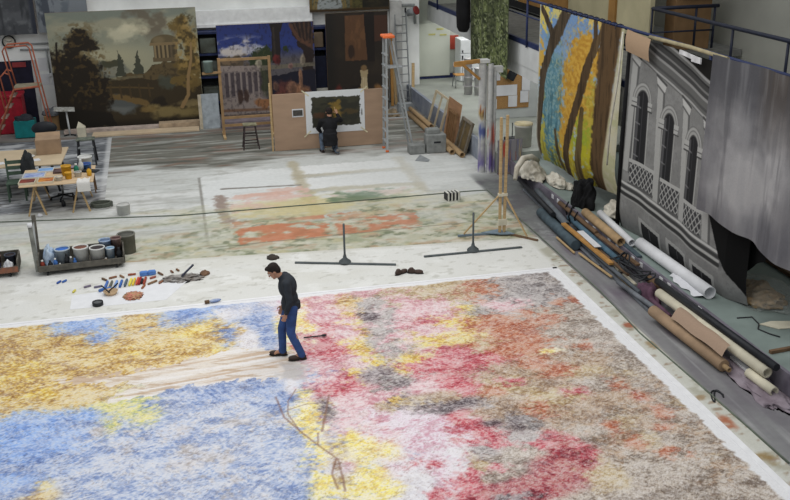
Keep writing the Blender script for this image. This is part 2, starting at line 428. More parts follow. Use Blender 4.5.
AN = dict(
 WH=[(0.792, 15.176, 0.189, 0.554), (0.786, 16.381, 0.403, 0.27), (2.489, 10.491, 0.26, 0.365), (3.167, 10.88, 0.216, 0.296), (1.288, 13.399, 0.124, 0.26), (1.375, 16.789, 0.226, 0.284), (1.573, 10.914, 0.185, 0.235), (2.434, 10.006, 0.25, 0.254)],
 YE=[(-2.961, 16.373, 0.67, 0.389), (-2.329, 15.8, 0.774, 0.49), (-2.922, 15.379, 0.834, 0.543), (-1.87, 15.029, 0.827, 0.526), (-1.327, 15.34, 0.931, 0.627), (-0.673, 15.091, 0.504, 0.537), (-2.657, 14.426, 0.712, 0.418), (-1.956, 14.078, 0.468, 0.269), (-1.018, 16.413, 0.468, 0.441), (0.244, 15.321, 0.378, 0.478), (0.048, 14.674, 0.496, 0.369), (-2.728, 13.799, 0.38, 0.258), (-2.146, 13.711, 0.609, 0.224), (-2.114, 11.269, 0.18, 0.185), (0.374, 14.701, 0.266, 0.298), (-2.875, 13.623, 0.12, 0.315), (2.59, 16.367, 0.298, 0.279)],
 GY=[(0.011, 15.795, 0.317, 0.418), (-2.867, 14.929, 0.358, 0.295), (-2.468, 14.048, 0.279, 0.267), (-1.161, 15.219, 0.337, 0.193), (0.224, 14.932, 0.269, 0.305), (-2.131, 11.432, 0.117, 0.142), (2.58, 14.545, 0.219, 0.689), (4.316, 14.996, 0.352, 0.252), (3.789, 14.385, 0.44, 0.271), (4.334, 14.321, 0.373, 0.234), (3.303, 13.82, 0.228, 0.215), (2.757, 12.534, 0.15, 0.151), (4.798, 15.494, 0.218, 0.224), (2.297, 13.58, 0.127, 0.34), (3.111, 13.367, 0.127, 0.203)],
 YG=[(-1.256, 13.265, 0.389, 0.306), (-0.969, 13.375, 0.272, 0.249), (-1.378, 12.77, 0.145, 0.287), (-0.891, 12.933, 0.206, 0.236)],
 LY=[(1.413, 12.516, 0.191, 0.759), (1.429, 11.453, 0.165, 0.557), (1.353, 10.617, 0.181, 0.493), (2.357, 11.215, 0.137, 0.302), (2.022, 11.353, 0.357, 0.355), (2, 10.568, 0.285, 0.454), (2.144, 10.257, 0.229, 0.305), (1.797, 15.752, 0.179, 0.601), (1.443, 15.332, 0.139, 0.57), (1.614, 10.391, 0.127, 0.218), (5.578, 13.447, 0.163, 0.074), (1.9, 11.596, 0.195, 0.209)],
 BB=[(-2.087, 16.522, 0.466, 0.353), (-1.68, 15.91, 0.244, 0.249), (-2.399, 12.754, 0.784, 0.51), (-2.723, 13.201, 0.366, 0.359), (-2.529, 11.673, 0.528, 0.171), (-1.676, 13.135, 0.177, 0.18), (-0.224, 16.65, 0.368, 0.274)],
 BD=[(-0.229, 16.47, 0.401, 0.358), (0.451, 16.797, 0.41, 0.281), (0.991, 16.055, 0.252, 0.787), (1.094, 15.3, 0.173, 0.646), (0.466, 15.344, 0.207, 0.401), (0.715, 16.4, 0.256, 0.361), (0.902, 13.4, 0.588, 0.29), (0.139, 13.34, 0.642, 0.284), (-0.603, 13.343, 0.333, 0.218), (-1.744, 12.11, 0.757, 0.131), (-2.566, 11.969, 0.377, 0.102), (-0.673, 15.014, 0.151, 0.114), (1.01, 12.987, 0.302, 0.307), (1.049, 10.468, 0.152, 0.304), (-1.804, 12.965, 0.35, 0.205), (-2.41, 11.412, 0.285, 0.141)],
 BG=[(-0.121, 12.446, 1.006, 0.729), (-0.878, 11.787, 0.817, 0.709), (0.614, 11.926, 0.771, 1.064), (-1.582, 11.598, 0.665, 0.439), (-1.179, 11.032, 0.898, 0.316), (0.2, 10.91, 1.167, 0.546), (0.96, 11.317, 0.297, 0.986), (-1.363, 12.433, 0.396, 0.384), (-1.98, 11.82, 0.538, 0.2), (-0.382, 13.348, 0.304, 0.313)],
 BT=[(-1.115, 12.316, 0.253, 0.379), (-0.284, 11.686, 0.272, 0.352), (0.594, 12.491, 0.524, 0.257), (0.182, 11.643, 0.219, 0.252), (0.271, 11.008, 0.209, 0.277), (-0.402, 12.406, 0.429, 0.277), (-1.512, 12.692, 0.201, 0.17)],
 PK=[(2.034, 15.778, 0.287, 0.692), (2.28, 15.624, 0.321, 0.598), (2.429, 14.947, 0.241, 0.638), (1.717, 13.98, 0.226, 0.492), (2.31, 13.825, 0.355, 0.56), (3.483, 15.304, 0.39, 0.509), (4.043, 15.696, 0.51, 0.448), (3.283, 14.599, 0.409, 0.391), (3.704, 14.734, 0.345, 0.321), (2.115, 12.764, 0.271, 0.214), (2.645, 12.721, 0.242, 0.185), (3.335, 16.759, 0.573, 0.294), (3.776, 16.146, 0.446, 0.373), (3.317, 12.904, 0.278, 0.257), (1.928, 12.147, 0.376, 0.338), (2.361, 11.892, 0.2, 0.275), (2.425, 16.508, 0.299, 0.376), (5.387, 15.43, 0.327, 0.226), (2.22, 12.674, 0.33, 0.303), (1.942, 13.568, 0.474, 0.673)],
 WP=[(2.875, 11.482, 0.532, 0.477), (3.043, 11.039, 0.327, 0.502), (2.665, 11.814, 0.428, 0.385), (2.341, 10.719, 0.211, 0.375), (2.947, 10.445, 0.182, 0.276), (2.334, 12.189, 0.321, 0.229), (2.753, 10.735, 0.186, 0.143), (2.372, 11.475, 0.334, 0.365), (1.644, 16.244, 0.256, 0.45), (3.115, 11.841, 0.288, 0.28), (1.71, 10.928, 0.159, 0.189)],
 RD=[(2.029, 14.612, 0.303, 0.609), (1.903, 13.14, 0.308, 0.287), (2.179, 15.221, 0.209, 0.408), (3.941, 15.095, 0.352, 0.168), (3.886, 13.376, 0.607, 0.242), (3.31, 13.315, 0.285, 0.203), (4.372, 13.54, 0.357, 0.179), (3.765, 12.788, 0.246, 0.322), (3.716, 11.459, 0.283, 0.435), (3.771, 11.17, 0.25, 0.209), (3.573, 11.869, 0.174, 0.228), (5.449, 12.057, 0.18, 0.156), (4.609, 10.901, 0.303, 0.183), (4.912, 10.639, 0.163, 0.102), (3.134, 10.164, 0.179, 0.222), (2.818, 10.719, 0.292, 0.095), (3.652, 10.385, 0.118, 0.14), (2.142, 13.344, 0.219, 0.263), (4.953, 10.398, 0.107, 0.124), (2.688, 9.986, 0.151, 0.106), (6.308, 11.676, 0.118, 0.154), (4.604, 12.636, 0.185, 0.162), (2.074, 14.368, 0.166, 0.445), (4.041, 13.738, 0.229, 0.181), (3.297, 10.475, 0.105, 0.234)],
 DR=[(4.377, 9.964, 0.359, 0.205), (3.978, 9.882, 0.431, 0.199), (3.519, 9.908, 0.328, 0.13), (4.773, 10.147, 0.157, 0.214), (4.335, 10.456, 0.239, 0.121), (4.646, 10.629, 0.243, 0.126), (4.736, 10.922, 0.138, 0.079), (4.104, 13.107, 0.221, 0.135)],
 OR=[(5.076, 14.247, 0.442, 0.316), (5.211, 13.774, 0.464, 0.226), (6.018, 14.762, 0.265, 0.258), (6.437, 15.29, 0.128, 0.184), (5.002, 14.727, 0.279, 0.249), (5.189, 16.259, 0.265, 0.342), (6.251, 13.5, 0.149, 0.152), (6.35, 11.696, 0.148, 0.155), (6.401, 11.227, 0.13, 0.176), (5.68, 10.521, 0.163, 0.156), (5.542, 10.989, 0.154, 0.165), (6.006, 10.23, 0.12, 0.102), (6.247, 10.808, 0.14, 0.083), (5.472, 12.75, 0.219, 0.169), (5.193, 13.07, 0.191, 0.174), (4.866, 13.634, 0.164, 0.147), (6.807, 15.333, 0.092, 0.14), (4.835, 11.751, 0.175, 0.206), (6.122, 12.141, 0.152, 0.162), (6.254, 10.09, 0.08, 0.076), (4.28, 12.393, 0.181, 0.125)],
 TN=[(4.434, 16.667, 0.729, 0.349), (4.96, 16.221, 0.453, 0.338), (3.947, 16.295, 0.488, 0.285), (4.93, 9.87, 0.231, 0.322), (5.926, 12.631, 0.438, 0.238), (5.087, 11.993, 0.446, 0.275), (4.688, 12.416, 0.395, 0.285), (6.56, 12.466, 0.343, 0.273), (4.629, 13.966, 0.2, 0.303), (3.408, 10.568, 0.132, 0.238), (5.912, 10.567, 0.219, 0.211), (1.778, 11.312, 0.123, 0.401), (1.606, 10.715, 0.157, 0.366), (2.561, 12.339, 0.207, 0.147), (3.105, 12.382, 0.298, 0.15), (3.736, 16.55, 0.303, 0.242), (5.815, 11.145, 0.199, 0.17), (6.993, 11.436, 0.294, 0.185), (6.576, 10.008, 0.133, 0.101)],
 BR=[(4.865, 12.909, 0.628, 0.304), (5.08, 11.778, 0.587, 0.357), (5.71, 11.769, 0.532, 0.365), (5.016, 12.429, 0.519, 0.257), (5.195, 11.305, 0.427, 0.282), (6.09, 11.074, 0.341, 0.341), (5.514, 10.669, 0.274, 0.316), (3.497, 12.405, 0.3, 0.183), (4.346, 12.122, 0.446, 0.242), (6.783, 11.969, 0.364, 0.391), (6.572, 10.669, 0.333, 0.387), (6.453, 9.671, 0.285, 0.338), (6.093, 13.015, 0.384, 0.286), (1.605, 11.103, 0.08, 0.533), (4.161, 11.806, 0.349, 0.231)],
 GR=[(3.145, 16.123, 0.222, 0.275), (3.087, 14.98, 0.243, 0.325), (3.148, 14.162, 0.266, 0.334), (3.018, 13.184, 0.282, 0.264), (6.141, 15.903, 0.638, 0.484), (5.595, 15.755, 0.371, 0.376), (6.242, 15.389, 0.402, 0.277), (4.318, 11.388, 0.255, 0.22), (4.012, 12.055, 0.295, 0.148), (3.33, 15.433, 0.143, 0.343), (2.849, 14.435, 0.168, 0.38), (4.981, 15.353, 0.216, 0.266), (5.892, 16.326, 0.574, 0.401), (4.316, 10.976, 0.193, 0.104), (6.72, 15.848, 0.338, 0.392), (3.621, 10.84, 0.189, 0.149)],
 DG=[(2.763, 12.627, 0.211, 0.184), (2.638, 13.352, 0.252, 0.167), (3.319, 12.265, 0.208, 0.149), (3.664, 12.176, 0.326, 0.119), (3.887, 11.528, 0.171, 0.11), (3.026, 13.013, 0.124, 0.129), (3.02, 15.515, 0.107, 0.172), (3.673, 9.78, 0.175, 0.086), (1.726, 12.435, 0.088, 0.291), (3.401, 12.062, 0.264, 0.116), (4.291, 11.481, 0.114, 0.222)],
 LG=[(6.463, 14.512, 0.42, 0.51), (6.423, 13.69, 0.501, 0.545), (6.556, 13.19, 0.358, 0.371), (6.054, 14.194, 0.308, 0.325), (7.083, 15.75, 0.263, 0.491), (4.054, 10.653, 0.349, 0.173), (3.641, 10.268, 0.234, 0.115), (6.788, 12.652, 0.537, 0.423), (6.709, 11.666, 0.505, 0.502), (6.639, 10.791, 0.477, 0.563), (6.576, 10.008, 0.451, 0.508), (6.617, 9.348, 0.38, 0.42), (6.077, 9.767, 0.441, 0.432), (5.469, 9.686, 0.434, 0.368), (6.177, 10.499, 0.41, 0.371), (4.909, 9.379, 0.495, 0.3), (6.338, 14.9, 0.357, 0.352), (5.806, 11.292, 0.316, 0.231), (5.901, 12.198, 0.335, 0.258), (5.921, 9.232, 0.621, 0.265), (5.555, 10.144, 0.291, 0.246), (5.29, 10.998, 0.363, 0.272)],
)
keys = list(AN)
wa = [q.fbm(.8, .5, 50 + i, 5) for i in range(4)]
wb = [q.fbm(.2, .11, 60 + i, 5, ang=(i * .9)) for i in range(4)]
wc = [q.fbm(.07, .035, 66 + i, 3, ang=(.4 - i * .7)) for i in range(3)]
Wt = np.full((len(keys), len(q.x)), -9, np.float32)
for k, kk in enumerate(keys):
    for (ax, ay, rx, ry) in AN[kk]:
        dd = 1.05 - np.sqrt(((q.x - ax) / (rx * 1.25)) ** 2 + ((q.y - ay) / (ry * 1.25)) ** 2)
        np.maximum(Wt[k], np.maximum(dd, -2.5 + dd * .1), out=Wt[k])
    Wt[k] += dict(OR=.36, BB=.22, BD=.1, WH=.15, DG=.12, RD=.05, LG=.1, TN=-.02, YE=.05).get(kk, 0)
    Wt[k] += (wa[k % 4] - .5) * .7 * (1 if k % 3 else -1) + (wb[(k * 2 + 1) % 4] - .5) * 1.3 * (1 if k % 2 else -1) + (wc[k % 3] - .5) * .8 * (1 if k % 2 else -1)
Wt -= Wt.max(0); Wt = np.exp(Wt * 4.6); Wt /= Wt.sum(0)
# crayon strokes: fine streaks laid in a few hand directions
st = np.stack([q.fbm(.1, .022, 71, 3, a) for a in (.25, -.5, 1.0, -1.1)])
pick = q.fbm(.4, .4, 75, 2)
s1 = np.where(pick < .42, st[0], np.where(pick < .5, st[1], np.where(pick < .6, st[2], st[3])))
patch = q.fbm(.3, .18, 76, 5)
fine = q.fbm(.04, .03, 77, 2)
tone = np.clip(.46 + (s1 - .5) * .75 + (patch - .5) * .95 + (fine - .5) * .55, 0, 1)
out = np.zeros_like(q.c)
for k, kk in enumerate(keys):
    a, b, c = [np.array(v, np.float32) for v in CL[kk]]
    tt = np.clip((tone - .2) / .6, 0, 1)[:, None]
    col = np.where(tt < .5, a + (b - a) * tt * 2, b + (c - b) * (tt * 2 - 1))
    out += Wt[k][:, None] * col
q.c = out
gm = q.c.mean(1, keepdims=True); q.c = gm + (q.c - gm) * 1.02
bare = q.fbm(.06, .022, 78, 3, .3); bare2 = q.fbm(.05, .02, 79, 3, -.8)
q.fill(np.clip((np.maximum(bare, bare2) - .6) * 5, 0, 1), (222, 219, 220), .36)
q.fill(np.clip((q.fbm(.5, .25, 80, 4) - .52) * 4, 0, 1), (214, 210, 210), .18)
# scribbled twig texture over the grey and brown area at right: pale and dark hatching
tw = np.clip(Wt[keys.index('LG')] + Wt[keys.index('BR')] * .7 + Wt[keys.index('GR')] * .4, 0, 1)
for (a, sd) in ((.5, 81), (-.3, 82), (1.2, 83), (-1.0, 84)):
    r = np.abs(q.fbm(.35, .07, sd, 2, a) - .5); q.fill(tw * np.clip((.04 - r) * 40, 0, 1), (206, 198, 190), .3)
    r = np.abs(q.fbm(.3, .06, sd + 5, 2, a + .6) - .5); q.fill(tw * np.clip((.035 - r) * 40, 0, 1), (104, 90, 80), .32)
# hatching in the local colour, darker and lighter
for a, sd in ((.15, 301), (.9, 302), (-.6, 303), (2.2, 304)):
    nz_ = q.fbm(.22, .05, sd, 2, a); r = np.abs(nz_ - .5)
    m = (np.clip((.03 - r) * 45, 0, 1) * np.clip((q.fbm(.4, .3, sd + 9, 2) - .35) * 4, 0, 1))[:, None]
    q.c = q.c * (1 - .16 * m * np.array((.8, 1, 1.1)))
    r = np.abs(nz_ - .62); m = np.clip((.025 - r) * 45, 0, 1); q.fill(m, (222, 218, 216), .3)
# pale drawn trunk lying across the left half
tr = q.poly([(-2.337, 14.512), (-1.295, 14.413), (-0.276, 14.611), (0.503, 14.897), (1.359, 14.633), (1.574, 14.126), (1.469, 13.588), (0.545, 13.727), (-0.375, 13.7), (-1.379, 13.481), (-1.504, 13.67), (-0.827, 13.983), (-2.048, 14.301)], (wb[0] - .5) * .3, (wb[1] - .5) * .25)
q.fill(tr, (217, 210, 203), .92)
bl = q.fbm(1.3, .07, 90, 3, .12)
q.fill(tr * np.clip((bl - .56) * 5, 0, 1), (182, 152, 124), .6)
q.fill(tr * np.clip((q.fbm(.3, .05, 91, 3, -.3) - .6) * 6, 0, 1), (170, 142, 114), .5)
q.fill(tr * np.clip((.4 - bl) * 5, 0, 1), (226, 223, 222), .8)
q.fill(q.ell(*(1.419, 13.809, 0.223, 0.239), .8, wb[2], 1.2), (176, 172, 172), .7)
# drawn twigs
for pts, wd in (([(1.032, 13.044), (1.079, 12.424), (1.253, 11.981), (1.444, 11.553), (1.652, 11.141), (1.643, 10.706), (1.614, 10.391)], .03), ([(1.358, 13.217), (1.193, 12.877), (1.146, 12.495), (1.253, 11.981)], .02),
                ([(1.192, 12.633), (1.442, 12.72), (1.62, 12.705)], .02), ([(1.444, 11.553), (1.492, 11.864)], .025), ([(1.818, 12.904), (1.698, 12.442), (1.555, 11.903)], .035), ([(1.626, 11.147), (1.516, 10.809), (1.535, 10.456)], .03)):
    q.fill(q.line(pts, wd, .8, fine, .6), (128, 96, 84), .6)
# white untouched margin taped down all round
bx = 7.075 - q.x; by = 16.92 - q.y
e = (wb[3] - .5) * .12
q.fill(np.clip((.26 + e - bx) * 25, 0, 1), (222, 222, 224), 1)
q.fill(np.clip((.2 + e * .8 - by) * 25, 0, 1), (222, 222, 224), 1)
co = np.stack([q.x, q.y, np.full_like(q.x, .014)], 1)
bk = thing('painted_backdrop', 'huge half-painted autumn woodland cloth covering the near floor', 'painted cloth', (0, 0, 0))
grid_mesh('canvas', co, len(cx), len(cy), q.c, PC, bk)
tape = mat('white gaffer tape', (226, 226, 228), .6, var=.03)
t = MB(); t.box((7.04, 11.96, .017), (.1, 9.95, .004)); t.box((.93, 16.9, .017), (12.3, .07, .004))
tag(t.build('edge_tape', tape, bk), 'white tape holding the cloth edge')
del X, Y, Wt, out

# ================================================================== room shell
def struct(name, mb, m): return tag(mb.build(name, m), kind='structure')
white_wall = mat('white wall', (222, 224, 222), .9, var=.06, scale=1.2)
grey_wall = mat('grey wall', (158, 158, 150), .9, var=.05, scale=.8)
cream_wall = mat('cream panel wall', (178, 170, 138), .85, var=.06, scale=1.5)
alcove_wall = mat('alcove wall', (176, 180, 170), .85, var=.05, scale=1.0)
deck = mat('raised floor paint', (124, 136, 132), .55, var=.1, scale=1.5)
deck2 = mat('raised far floor paint', (146, 150, 142), .55, var=.1, scale=1.2)
blue = mat('dark blue steel paint', (38, 48, 84), .5, var=.12)
navy = mat('navy rail paint', (34, 38, 54), .5, var=.12)
stain = mat('paint splashed face', (128, 124, 134), .8, scale=3, col2=(86, 80, 92))
dado = mat('splashed low wall', (150, 156, 164), .8, scale=2.2, col2=(112, 118, 134))
fascia_m = mat('fascia paint', (196, 198, 198), .8, var=.05, scale=2)

struct('wall_back', MB().box((-1.2, 33.75, 2.75), (19.4, .3, 5.5)), white_wall)
struct('wall_alcove', MB().box((11.4, 34.75, 2.6), (5.8, .3, 5.2)).box((8.45, 34.25, 2.6), (.1, .9, 5.2)), alcove_wall)
struct('baseboard_alcove', MB().box((11.2, 34.57, .63), (5.4, .06, .16)), blue)
struct('wall_right', MB().box((14.15, 22, 4), (.3, 32, 8)), grey_wall)
struct('trim_1', MB().box((.75, 33.45, 3.2), (7.9, .3, .52)).box((.75, 33.28, 2.97), (7.9, .06, .1)), mat('white wall rail', (228, 230, 230), .8, var=.04))
# raised floors along the right side
struct('raised_floor', MB().box((11.23, 14.6, .175), (5.56, 18.2, .35)), deck)
struct('raised_far_floor', MB().box((11.05, 29.25, .275), (5.9, 11.1, .55)), deck2)
struct('trim_2', MB().box((8.44, 15.6, .2), (.06, 16.2, .34)), stain)
struct('trim_3', MB().box((8.07, 29.3, .29), (.1, 8.9, .58)), dado)
# balcony: slab, fascia, kicker
struct('balcony', MB().box((10.35, 23.1, 3.14), (2.5, 22.9, .16)).box((12.7, 28, 3.14), (2.5, 11.8, .16)), mat('balcony slab', (120, 120, 116), .8))
struct('balcony_fascia', MB().box((9.1, 24.9, 2.95), (.08, 19.4, .56)).box((9.12, 21.0, 2.54), (.08, 11.6, .34)), fascia_m)
struct('trim_4', MB().box((9.08, 23.0, 3.29), (.07, 22.9, .13)), blue)
struct('wall_partition', MB().box((11.55, 28.1, 5.0), (.12, 11.5, 3.4)), cream_wall)
struct('door_1', MB().box((11.47, 29.6, 4.6), (.05, 4.2, 2.5)).box((11.46, 24.4, 4.6), (.06, .4, 2.6)), mat('tan door', (150, 112, 62), .7, var=.1, scale=2))
struct('baseboard_balcony', MB().box((11.46, 28.0, 3.42), (.06, 10, .22)), mat('black skirting', (26, 26, 28), .6))

def label_sticker(parent, y):
    pass
wl = mat('white sticker', (205, 205, 208), .7, var=.03)
for k, (y, z) in enumerate([(20.524, 0.298), (20.186, 0.29), (18.529, 0.298), (18.148, 0.288), (17.393, 0.281), (17.012, 0.285), (16.289, 0.294), (15.945, 0.297), (15.135, 0.316), (14.827, 0.31), (13.733, 0.333), (12.891, 0.328), (12.574, 0.349)]):
    tag(MB().box((8.407, y, min(.31, max(.12, z))), (.012, .13, .1), bev=.003).build('sticker', wl), 'small white square sticker on the paint-splashed step face', 'sticker', 'white stickers along the step face')

# balcony railings (blue steel)
def railing(name, label, posts, rails, m, r=.025):
    t = thing(name, label, 'railing', (0, 0, 0))
    for a, b in posts: MB().tube([a, b], .03, 8).build('post', m, t)
    for a, b, rr in rails: MB().tube([a, b], rr, 8).build('rail', m, t)
    return t
railing('balcony_railing', 'dark blue balcony railing from which the painted cloths hang',
        [((9.02, y, 3.2), (9.02, y, 4.43)) for y in (33.1, 30.2, 27.2, 24.25, 21.2, 18.2, 15.2, 12.4)],
        [((9.02, 34.4, 4.43), (9.02, 11.8, 4.43), .034), ((9.02, 34.4, 4.0), (9.02, 11.8, 4.0), .02)], blue)
X1, Z1 = 11.43, 4.33
railing('stair_railing', 'black tubular railing round the stairwell, in front of the grey wall',
        [((X1, 22.1, 3.3), (X1, 22.1, Z1)), ((X1, 18.5, 3.3), (X1, 18.5, Z1)), ((X1, 16.55, 3.3), (X1, 16.55, Z1)), ((X1, 14.5, 3.3), (X1, 14.5, Z1)), ((12.6, 22.1, 3.3), (12.6, 22.1, Z1)), ((13.1, 22.1, 3.3), (13.1, 22.1, Z1))],
        [((X1, 22.1, Z1), (X1, 11.5, Z1), .045), ((X1, 22.1, Z1), (13.2, 22.1, Z1), .045), ((X1, 22.1, 3.75), (13.1, 22.1, 3.75), .022), ((X1 + .1, 16.9, 3.55), (X1 + .2, 13.6, 4.5), .04)], navy)
card = mat('brown cardboard', (132, 104, 74), .9, var=.08, scale=3)
t = thing('cardboard_box', 'large brown cardboard box standing behind the black stair railing', 'box', (12.75, 22.75, 3.22))
MB().box((0, 0, .75), (1.0, .5, 1.5), bev=.01).build('carton', card, t)
MB().box((.0, -.36, 1.42), (1.0, .28, .012), rot=(.5, 0, 0)).build('flap', card, t)

# ------------------------------------------------------------------ columns and the splashed wall end
pw = mat('white pipe paint', (186, 186, 184), .7, var=.08, scale=4)
colx = [(7.76, 24.0), (7.93, 23.86), (8.06, 23.92)]
def splash_col(name, x, y, r, z1, bands):
    zs = np.linspace(0, z1, 110); th = np.linspace(0, 2 * PI, 17)
    T, Z = np.meshgrid(th, zs); q = Paint((T * r).ravel(), Z.ravel(), (184, 184, 182))
    a = q.fbm(.05, .7, 100 + int(x * 10), 4); b = q.fbm(.12, .1, 102, 4)
    q.fill(np.clip((b - .5) * 4, 0, 1), (160, 160, 162), .6)
    for (z0, zz, col, al) in bands:
        q.fill(np.clip((q.y - z0 + (a - .5) * .5) * 6, 0, 1) * np.clip((zz - q.y + (a - .5) * .5) * 6, 0, 1) * np.clip((a - .2) * 4, 0, 1), col, al)
    co = np.stack([x + r * np.cos(T.ravel()), y + r * np.sin(T.ravel()), Z.ravel()], 1)
    return tag(grid_mesh(name, co, 17, 110, q.c, PC), kind='structure')
splash_col('column', *colx[0], .1, 2.92, [(0, .55, (96, 84, 150), .8), (.2, .95, (138, 134, 152), .75), (.85, 1.3, (76, 88, 140), .75), (1.0, 1.2, (60, 70, 130), .6), (1.5, 1.72, (190, 150, 70), .9), (1.62, 1.7, (150, 60, 40), .9), (1.55, 1.6, (40, 34, 34), .9)])
splash_col('column', *colx[1], .07, 2.9, [(0, .6, (90, 70, 140), .8), (.5, .9, (140, 130, 140), .6), (.85, 1.35, (176, 92, 80), .6)])
splash_col('column', *colx[2], .05, 2.7, [(0, .5, (96, 84, 140), .7), (.4, .9, (150, 120, 120), .6), (.8, 1.4, (182, 74, 60), .8)])
struct('trim_5', MB().box((7.78, 24.0, 2.96), (.26, .26, .08)).box((8.1, 24.05, 2.72), (.4, .16, .16)), pw)
# splashed board on the wall end
def board_grid(name, A, B, z0, z1, nx, nz, painter, base, parent=None, m=PC):
    """upright painted board from A to B (x, y)"""
    u, v = uvgrid(nx, nz); q = Paint(u, v, base); painter(q)
    co = np.stack([A[0] + (B[0] - A[0]) * u, A[1] + (B[1] - A[1]) * u, z0 + (z1 - z0) * v], 1)
    return grid_mesh(name, co, nx, nz, q.c, m, parent)
def endp(q):
    a = q.fbm(.06, .6, 111); b = q.fbm(.2, .2, 112)
    q.fill(np.clip((a - .45) * 5, 0, 1), (104, 100, 104), .8)
    q.fill(np.clip((q.fbm(.08, .5, 113) - .62) * 8, 0, 1), (150, 96, 84), .8)
    q.fill(np.clip((q.fbm(.06, .5, 114) - .66) * 8, 0, 1), (168, 150, 110), .8)
    q.fill(np.clip((q.fbm(.06, .5, 115) - .66) * 8, 0, 1), (96, 100, 140), .7)
    q.fill(q.ell(.28, .75, .12, .2, .6, a, 1.2), (186, 70, 52), .85)
t = thing('splashed_panel', 'upright panel streaked with red and mauve paint beside the white column', 'panel', (0, 0, 0))
MB().box((8.42, 23.64, .46), (.66, .06, .92)).build('board', stain, t)
tag(board_grid('paint_streaks', (8.09, 23.6), (8.75, 23.6), 0.01, .92, 70, 90, endp, (138, 134, 138), t))

# ================================================================== painted cloths hanging from the balcony
def hanging(name, label, y0, y1, z0, z1, x, fold, painter, base, nx=150, ny=210, curl=None, seed=1, parent=None, part='canvas'):
    """cloth in the plane x, from y0 (left) to y1 (right)"""
    u, v = uvgrid(nx, ny)
    yy = y0 + (y1 - y0) * u
    zb = (z0(u) if callable(z0) else np.full_like(u, z0)); zt = (z1(u) if callable(z1) else np.full_like(u, z1))
    zz = zb + (zt - zb) * v
    q = Paint(yy, zz, base); q.u = u; q.v = v; painter(q)
    rng = np.random.default_rng(seed); ph = rng.random(4) * 6
    dx = fold * ((1 - .35 * v) * (np.sin(u * 9 + ph[0]) * .6 + np.sin(u * 17 + ph[1] + v) * .35 + np.sin(u * 31 + ph[2]) * .15))
    xx = x + dx
    if curl is not None: xx = xx + curl(u, v, zz)
    o = grid_mesh(part, np.stack([xx, yy, zz], 1), nx, ny, q.c, PC, parent)
    return o
black = mat('black cloth', (20, 20, 22), .95, var=.3, scale=3)
rope_m = mat('pale cord', (190, 186, 174), .8)

